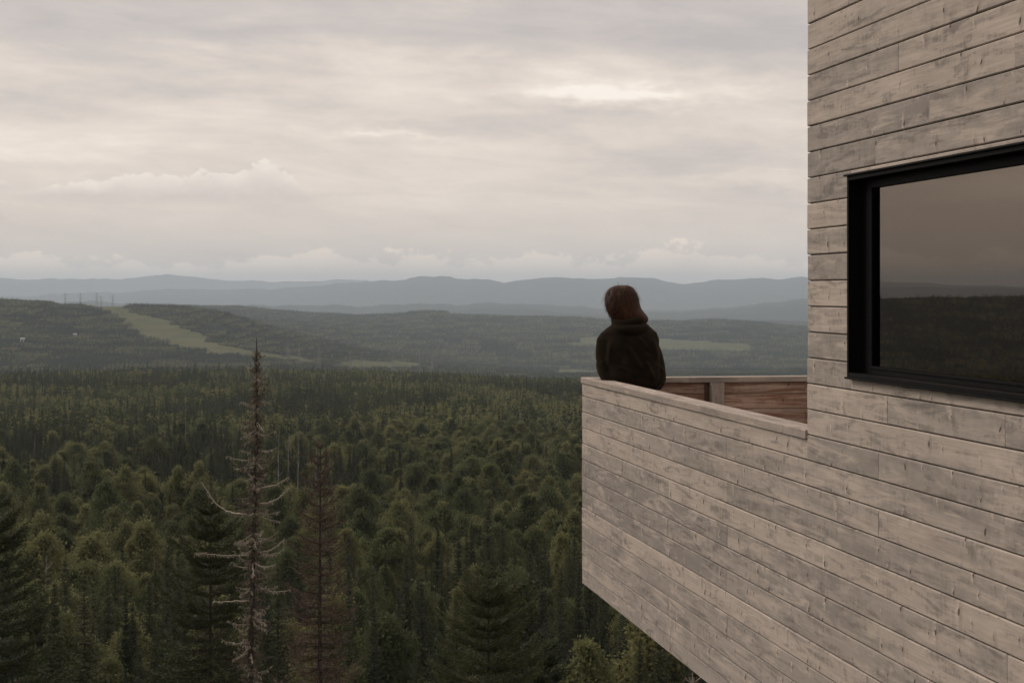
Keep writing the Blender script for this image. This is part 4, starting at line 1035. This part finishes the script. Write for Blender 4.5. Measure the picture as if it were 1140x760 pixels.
def build_person():
    # person frame: b = sideways to the right of the picture, f = forwards (away from the camera), z up, metres from the feet
    C = L3(5.10, .30, 0.0)
    bx = np.array([1., .04, 0]); bx /= np.linalg.norm(bx); fx = np.array([-.04, 1., 0]); fx /= np.linalg.norm(fx)
    Z = np.array([0, 0, 1.])
    e = empty('person', tuple(C))
    tag(e, 'person with reddish brown hair in dark hooded top leaning on the balcony corner', 'person')
    def Q(b_, f_, z_): return b_*bx+f_*fx+z_*Z
    # joints
    hipL, hipR = Q(-.10, .02, .90), Q(.10, .02, .90)
    pel = Q(0, 0, .95); waist = Q(.0, .03, 1.10); chest = Q(.0, .07, 1.32); neck0 = Q(-.015, .12, 1.47); neck1 = Q(-.04, .145, 1.54)
    shL, shR = Q(-.175, .10, 1.36), Q(.15, .10, 1.35)
    elL, elR = Q(-.21, .20, 1.075), Q(.235, .19, 1.07)
    wrL, wrR = Q(-.12, .40, 1.045), Q(.04, .40, 1.045)
    pts = [pel, waist, chest, neck0, neck1, Q(-.06, .16, 1.63), Q(-.062, .16, 1.70),
           hipL, Q(-.115, .0, .50), Q(-.12, -.04, .09), Q(-.125, .09, .035), hipR, Q(.13, .04, .50), Q(.15, -.02, .09), Q(.165, .11, .035),
           shL, elL, wrL, shR, elR, wrR]
    ed = [(0, 1), (1, 2), (2, 3), (3, 4), (4, 5), (5, 6), (0, 7), (7, 8), (8, 9), (9, 10), (0, 11), (11, 12), (12, 13), (13, 14), (2, 15), (15, 16), (16, 17), (2, 18), (18, 19), (19, 20)]
    rad = [.13, .12, .13, .055, .052, .085, .075, .085, .055, .04, .035, .085, .055, .04, .035, .042, .034, .026, .042, .034, .026]
    # hands: palm and five fingers each, curled over the rail
    for side, w_i, s in ((-1, 17, 1), (1, 20, -1)):
        wr = wrL if side < 0 else wrR
        d = (Q(1, .25, -.05) if side < 0 else Q(-1, .25, -.05)); d /= np.linalg.norm(d); lat = np.cross(Z, d)
        pm = wr+d*.075; pts.append(pm); rad.append((.036, .018)); pi_ = len(pts)-1; ed.append((w_i, pi_))
        for fi, (o_, ln) in enumerate(((-.033, .062), (-.011, .074), (.011, .070), (.031, .055))):
            kp = pm+d*.02+lat*o_; a1_ = kp+d*ln*.5-Z*.006; a2_ = a1_+d*ln*.35-Z*.018; a3_ = a2_+d*ln*.12-Z*.022
            i0 = len(pts); pts += [kp, a1_, a2_, a3_]; rad += [.0095, .009, .0085, .007]; ed += [(pi_, i0), (i0, i0+1), (i0+1, i0+2), (i0+2, i0+3)]
        tb = wr+d*.03-lat*.03*side*-1; i0 = len(pts); pts += [tb, tb+d*.03-lat*.018*side*-1, tb+d*.058-lat*.02*side*-1]; rad += [.013, .0105, .008]; ed += [(w_i, i0), (i0, i0+1), (i0+1, i0+2)]
    body = skin_mesh('body', pts, ed, rad, 2)
    M['skin'] = simple('skin', (.42, .26, .19), .55, .3, namt=.08)
    # head with a face turned away, merged into the body
    hc = Q(-.062, .165, 1.655)
    bob = verts(body)
    Vh, Th = [], []
    nu, nv = 24, 16
    hd = []
    for i in range(nv+1):
        ph = math.pi*i/nv
        for j in range(nu):
            t = 2*math.pi*j/nu; x = math.sin(ph)*math.cos(t); y = math.sin(ph)*math.sin(t); z = math.cos(ph)
            jaw = 1-.28*max(0, -z)
            p = np.array([x*.076*jaw, y*.096*(1-.10*max(0, -z)), z*.118])
            if y > 0:                                     # face side: brow, eyes, nose, mouth
                p[1] += .020*math.exp(-((x/.16)**2+((z+.12)/.22)**2)) - .008*math.exp(-(((abs(x)-.40)/.16)**2+((z-.05)/.12)**2)) + .006*math.exp(-((x/.3)**2+((z+.45)/.08)**2))
            hd.append(hc+p[0]*bx+p[1]*fx+p[2]*Z)
    hd = np.array(hd); hF = [(i*nu+j, i*nu+(j+1) % nu, (i+1)*nu+(j+1) % nu, (i+1)*nu+j) for i in range(nv) for j in range(nu)]
    fb_ = [[], []]
    for pl in body.polygons: fb_[0 if len(pl.vertices) == 4 else 1].append(tuple(pl.vertices))
    nb = len(bob)
    blocks = [np.array(fb_[0]+[tuple(i+nb for i in f) for f in hF])]
    if fb_[1]: blocks.append(np.array([t for t in fb_[1] if len(t) == 3]))
    ears = []
    bm_ = np_mesh('body', np.vstack([bob, hd]), blocks, M['skin'], smooth=True)
    mobj('body', bm_, e)
    # trousers
    M['denim'] = simple('dark trousers', (.020, .018, .017), .9, .1, nscale=60, namt=.3)
    tp = [Q(0, 0, .97), Q(-.10, .02, .86), Q(-.115, .0, .50), Q(-.12, -.04, .10), Q(.10, .02, .86), Q(.13, .04, .50), Q(.15, -.02, .10)]
    tro = skin_mesh('trousers', tp, [(0, 1), (1, 2), (2, 3), (0, 4), (4, 5), (5, 6)], [.150, .115, .078, .066, .115, .078, .066], 2)
    tro.materials.append(M['denim']); mobj('trousers', tro, e)
    M['leather'] = simple('dark boot leather', (.03, .022, .018), .6, .3)
    for s_, px_ in ((-1, (-.125, .03)), (1, (.16, .05))):
        bt = [Q(px_[0], px_[1]-.06, .11), Q(px_[0], px_[1]-.06, .055), Q(px_[0], px_[1]+.05, .048), Q(px_[0], px_[1]+.13, .040)]
        bo = skin_mesh('boot', bt, [(0, 1), (1, 2), (2, 3)], [.055, .052, .048, .038], 2); bo.materials.append(M['leather']); mobj('boot', bo, e)
    # hooded top: torso rings, sleeves, hood rolls; unioned
    parts = []
    def ring(bc, fc, z, rx, ry, pw=2.4): return loft_ring(Q(bc, fc, z), rx, ry, bx, fx, 32, pw)
    parts.append(loft([ring(.03, .01, .90, .165, .140), ring(.03, .01, .95, .19, .155), ring(.02, .02, 1.05, .215, .160), ring(.008, .035, 1.15, .225, .155), ring(.004, .055, 1.25, .230, .148),
                       ring(0, .075, 1.33, .238, .140), ring(-.005, .09, 1.39, .222, .125), ring(-.010, .105, 1.43, .178, .108), ring(-.018, .118, 1.465, .120, .095), ring(-.028, .13, 1.51, .082, .082)]))
    def limb(ps, rs):
        ps = np.array(ps); V, Fq = tube(ps, rs, 18); n = len(ps)
        V = np.vstack([V, ps[0][None], ps[-1][None]]); nv_ = n*18
        T = [(nv_, (j+1) % 18, j) for j in range(18)]+[(nv_+1, (n-1)*18+j, (n-1)*18+(j+1) % 18) for j in range(18)]
        return V, [Fq, np.array(T)]
    def cur(P3, n=14):
        P3 = np.array(P3); t = np.linspace(0, 1, len(P3)); s = np.linspace(0, 1, n)
        a = np.column_stack([np.interp(s, t, P3[:, k]) for k in range(3)])
        for _ in range(2): a[1:-1] = (a[:-2]+a[1:-1]*2+a[2:])/4
        return a
    aL = cur([Q(-.12, .09, 1.39), Q(-.195, .10, 1.34), Q(-.225, .13, 1.24), Q(-.225, .165, 1.14), Q(-.205, .21, 1.07), Q(-.20, .29, 1.055), Q(-.14, .39, 1.05)])
    aR = cur([Q(.12, .09, 1.39), Q(.15, .10, 1.33), Q(.195, .12, 1.23), Q(.225, .15, 1.13), Q(.238, .19, 1.06), Q(.18, .29, 1.05), Q(.06, .39, 1.05)])
    rs = np.interp(np.linspace(0, 1, 14), [0, .2, .45, .62, .8, 1], [.070, .070, .062, .062, .060, .050])
    rsR = np.interp(np.linspace(0, 1, 14), [0, .2, .45, .62, .8, 1], [.065, .066, .060, .060, .058, .050])
    parts.append(limb(aL, rs)); parts.append(limb(aR, rsR))
    # loose cloth over back and arms: outline (left, right) per height
    dr = []
    for z_, l_, r_, f0, th_ in ((.915, -.13, .24, .03, .13), (.95, -.20, .270, .035, .14), (.99, -.243, .288, .05, .145), (1.04, -.268, .298, .07, .145), (1.13, -.284, .285, .075, .135), (1.24, -.290, .255, .08, .13),
                               (1.33, -.282, .220, .09, .125), (1.38, -.250, .188, .095, .112), (1.424, -.200, .150, .105, .10), (1.455, -.140, .115, .115, .085)):
        dr.append(ring((l_+r_)/2, f0, z_, (r_-l_)/2, th_, 2.2))
    parts.append(loft(dr))
    # hood lying on the back: a thick roll round the neck that sags behind
    rollc = []
    for t in np.linspace(0, 2*math.pi, 30):
        rollc.append(Q(-.02+.108*math.sin(t), .105-.098*math.cos(t), 1.480-.030*math.cos(t)*.6+.012*math.sin(2*t)))
    parts.append(limb(rollc, [.036]*30))
    rollc = []
    for t in np.linspace(-1.9, 1.9, 22):
        rollc.append(Q(-.008+.135*math.sin(t), .085-.112*math.cos(t), 1.432-.032*math.cos(t)))
    parts.append(limb(rollc, np.interp(np.linspace(-1, 1, 22), [-1, -.6, 0, .6, 1], [.02, .036, .046, .038, .02])))
    hood = remesh_from(parts, 'hooded_top', .0085, 5)
    v = verts(hood).astype(float)
    # folds: diagonal drapes on the back and sleeves
    nn = np.empty(len(v)*3, dtype=np.float32); hood.vertex_normals.foreach_get('vector', nn) if hasattr(hood, 'vertex_normals') else hood.vertices.foreach_get('normal', nn)
    nn = nn.reshape(-1, 3)
    b_ = v@bx; z_ = v@Z; f_ = v@fx
    fold = np.zeros(len(v))
    back = np.clip(-(nn@fx), 0, 1)
    def crease(x0, z0, x1, z1, wd, amp):
        d = np.array([x1-x0, z1-z0]); L_n = np.hypot(*d); d /= L_n
        s = (b_-x0)*d[0]+(z_-z0)*d[1]; t = (b_-x0)*-d[1]+(z_-z0)*d[0]
        m = np.clip(s/L_n*5, 0, 1)*np.clip((1-s/L_n)*5, 0, 1)
        return amp*np.exp(-(t/wd)**2)*m
    for args in ((.03, 1.36, .13, 1.24, .014, .013), (-.03, 1.27, .07, 1.08, .014, .014), (-.17, 1.33, -.20, 1.12, .02, .010), (.16, 1.34, .215, 1.15, .02, .011), (.055, 1.33, .15, 1.20, .012, -.008), (-.055, 1.25, .04, 1.06, .014, -.009),
                 (-.08, 1.18, -.02, .98, .016, .009), (.10, 1.16, .17, 1.0, .016, .010), (-.14, 1.12, .02, 1.05, .012, .006), (.20, 1.12, .27, 1.07, .012, .008), (-.26, 1.15, -.20, 1.08, .012, .008)):
        fold += crease(*args)*back
    fold += (fbm(b_*9+z_*5+50, z_*5-b_*4+50, 5, 2)-.5)*.008
    v += nn*fold[:, None]*1.7
    setv(hood, v)
    m, q, bb_, oo = mat('dark fleece')
    tc = q.new('ShaderNodeTexCoord'); n1 = q.noise(tc.outputs['Object'], 9, 5, .6); n2 = q.noise(tc.outputs['Object'], 420, 3, .6)
    q.l.new(q.mix(q.ss(n1, .35, .7), (.009, .007, .0048), (.016, .012, .0075)), bb_.inputs['Base Color']); bb_.inputs['Roughness'].default_value = .95; bb_.inputs['Specular IOR Level'].default_value = .05
    bb_.inputs['Sheen Weight'].default_value = .10; bb_.inputs['Sheen Roughness'].default_value = .5; bb_.inputs['Sheen Tint'].default_value = (.5, .33, .2, 1)
    bp = q.new('ShaderNodeBump'); bp.inputs['Strength'].default_value = .4; bp.inputs['Distance'].default_value = .003; q.put(bp.inputs['Height'], n2); q.l.new(bp.outputs[0], bb_.inputs['Normal'])
    hood.materials.append(m); mobj('hooded_top', hood, e)
    # hair: a smooth mass plus many strands
    def ell(c, rx, ry, rz_):
        rings = []
        for i in range(1, 12):
            ph = math.pi*i/12; rings.append(loft_ring(c+Z*math.cos(ph)*rz_, math.sin(ph)*rx, math.sin(ph)*ry, bx, fx, 24, 2.0))
        return loft(rings)
    hr_ = []
    for z_, l_, r_, f0, th_ in ((1.776, -.085, -.045, .150, .02), (1.772, -.120, -.010, .150, .055), (1.758, -.158, .022, .150, .085), (1.735, -.185, .044, .150, .105), (1.70, -.204, .062, .148, .120), (1.66, -.212, .073, .145, .127), (1.62, -.211, .080, .140, .127),
                               (1.585, -.203, .092, .134, .120), (1.555, -.192, .114, .128, .112), (1.53, -.180, .136, .122, .105), (1.505, -.160, .150, .118, .098), (1.48, -.135, .148, .115, .090), (1.455, -.10, .120, .112, .075)):
        hr_.append(loft_ring(Q((l_+r_)/2, f0, z_), (r_-l_)/2, th_, bx, fx, 32, 2.0))
    hp = [loft(hr_)]
    hair = remesh_from(hp, 'hair', .008, 8)
    v = verts(hair).astype(float); c0 = Q(-.062, .15, 1.66)
    nn = nrm(v-c0)
    ang = np.arctan2((v-c0)@bx, -((v-c0)@fx)); zh = v@Z
    v += nn*((fbm(ang*2+40, zh*4+5, 3, 2)-.5)*.014)[:, None]
    setv(hair, v)
    rng = np.random.default_rng(6); base = v
    # strands follow the surface downwards
    n_s = 4200; seeds = base[rng.integers(len(base), size=n_s)]
    A = [verts(hair)]; Fh = {3: [], 4: []}
    for pl in hair.polygons: Fh[len(pl.vertices)].append(tuple(pl.vertices))
    nb = len(base); SV = []; SF = []
    for s in seeds:
        n0 = nrm(s-c0); 
        down = -Z+n0*(n0@Z); down = down/(np.linalg.norm(down)+1e-6) if np.linalg.norm(down) > .15 else nrm(n0*np.array([1, 1, 0])-Z*.3)
        p = s+n0*.001; ln = rng.uniform(.03, .075); dirv = nrm(down+rng.normal(0, .24, 3)); sd_ = nrm(np.cross(dirv, n0)); w_ = .0011
        out = float(rng.uniform(-.002, .012))
        q0, q1, q2 = p-n0*.003, p+dirv*ln*.5+n0*out*.5, p+dirv*ln+n0*out-Z*.006
        k0 = nb+len(SV); SV += [q0-sd_*w_, q0+sd_*w_, q1+sd_*w_, q1-sd_*w_, q2+sd_*w_*.4, q2-sd_*w_*.4]; SF += [(k0, k0+1, k0+2, k0+3), (k0+3, k0+2, k0+4, k0+5)]
    blocks = [np.array(Fh[4]+SF)]+([np.array(Fh[3])] if Fh[3] else [])
    m, q, bb_, oo = mat('reddish brown hair')
    tc = q.new('ShaderNodeTexCoord'); sp = q.sep(tc.outputs['Object']); n1 = q.noise(q.xyz(q.m('MULTIPLY', sp[0], 190.0), q.m('MULTIPLY', sp[1], 190.0), q.m('MULTIPLY', sp[2], 22.0)), 1.0, 3, .6)
    q.l.new(q.mix(q.ss(n1, .35, .7), (.028, .0125, .007), (.072, .031, .016)), bb_.inputs['Base Color']); bb_.inputs['Roughness'].default_value = .55; bb_.inputs['Specular IOR Level'].default_value = .15
    bp = q.new('ShaderNodeBump'); bp.inputs['Strength'].default_value = .25; bp.inputs['Distance'].default_value = .002; q.put(bp.inputs['Height'], n1); q.l.new(bp.outputs[0], bb_.inputs['Normal'])
    hm = np_mesh('hair', np.vstack([base, np.array(SV)]), blocks, m, smooth=True)
    mobj('hair', hm, e)
build_person()

# ------------------------------------------------------------------ haze
def make_haze():
    a = Acc()
    g = [o for o in S.objects if o.name == 'ground'][0]
    zmin = min(v.co.z for v in g.data.vertices)-1.0; zmax = max(v.co.z for v in g.data.vertices)
    box(a, -41600, 41600, -41600, 41600, zmin, max(zmax, 5)+20)
    me = a.mesh('haze', None)
    m = bpy.data.materials.new('haze'); m.use_nodes = True; q = NT(m.node_tree); q.n.clear()
    o = q.new('ShaderNodeOutputMaterial'); v = q.new('ShaderNodeVolumePrincipled'); v.inputs['Color'].default_value = HAZE_COL; v.inputs['Density'].default_value = HAZE_D; v.inputs['Anisotropy'].default_value = .1
    q.l.new(v.outputs[0], o.inputs['Volume'])
    me.materials.append(m); h = mobj('haze', me); tag(h, 'thin blue grey haze lying over the whole valley', 'haze', kind='stuff')
    print('haze box', zmin, zmax)
HAZE_COL = (.74, .87, 1.0, 1); HAZE_D = 4.8e-5
make_haze()
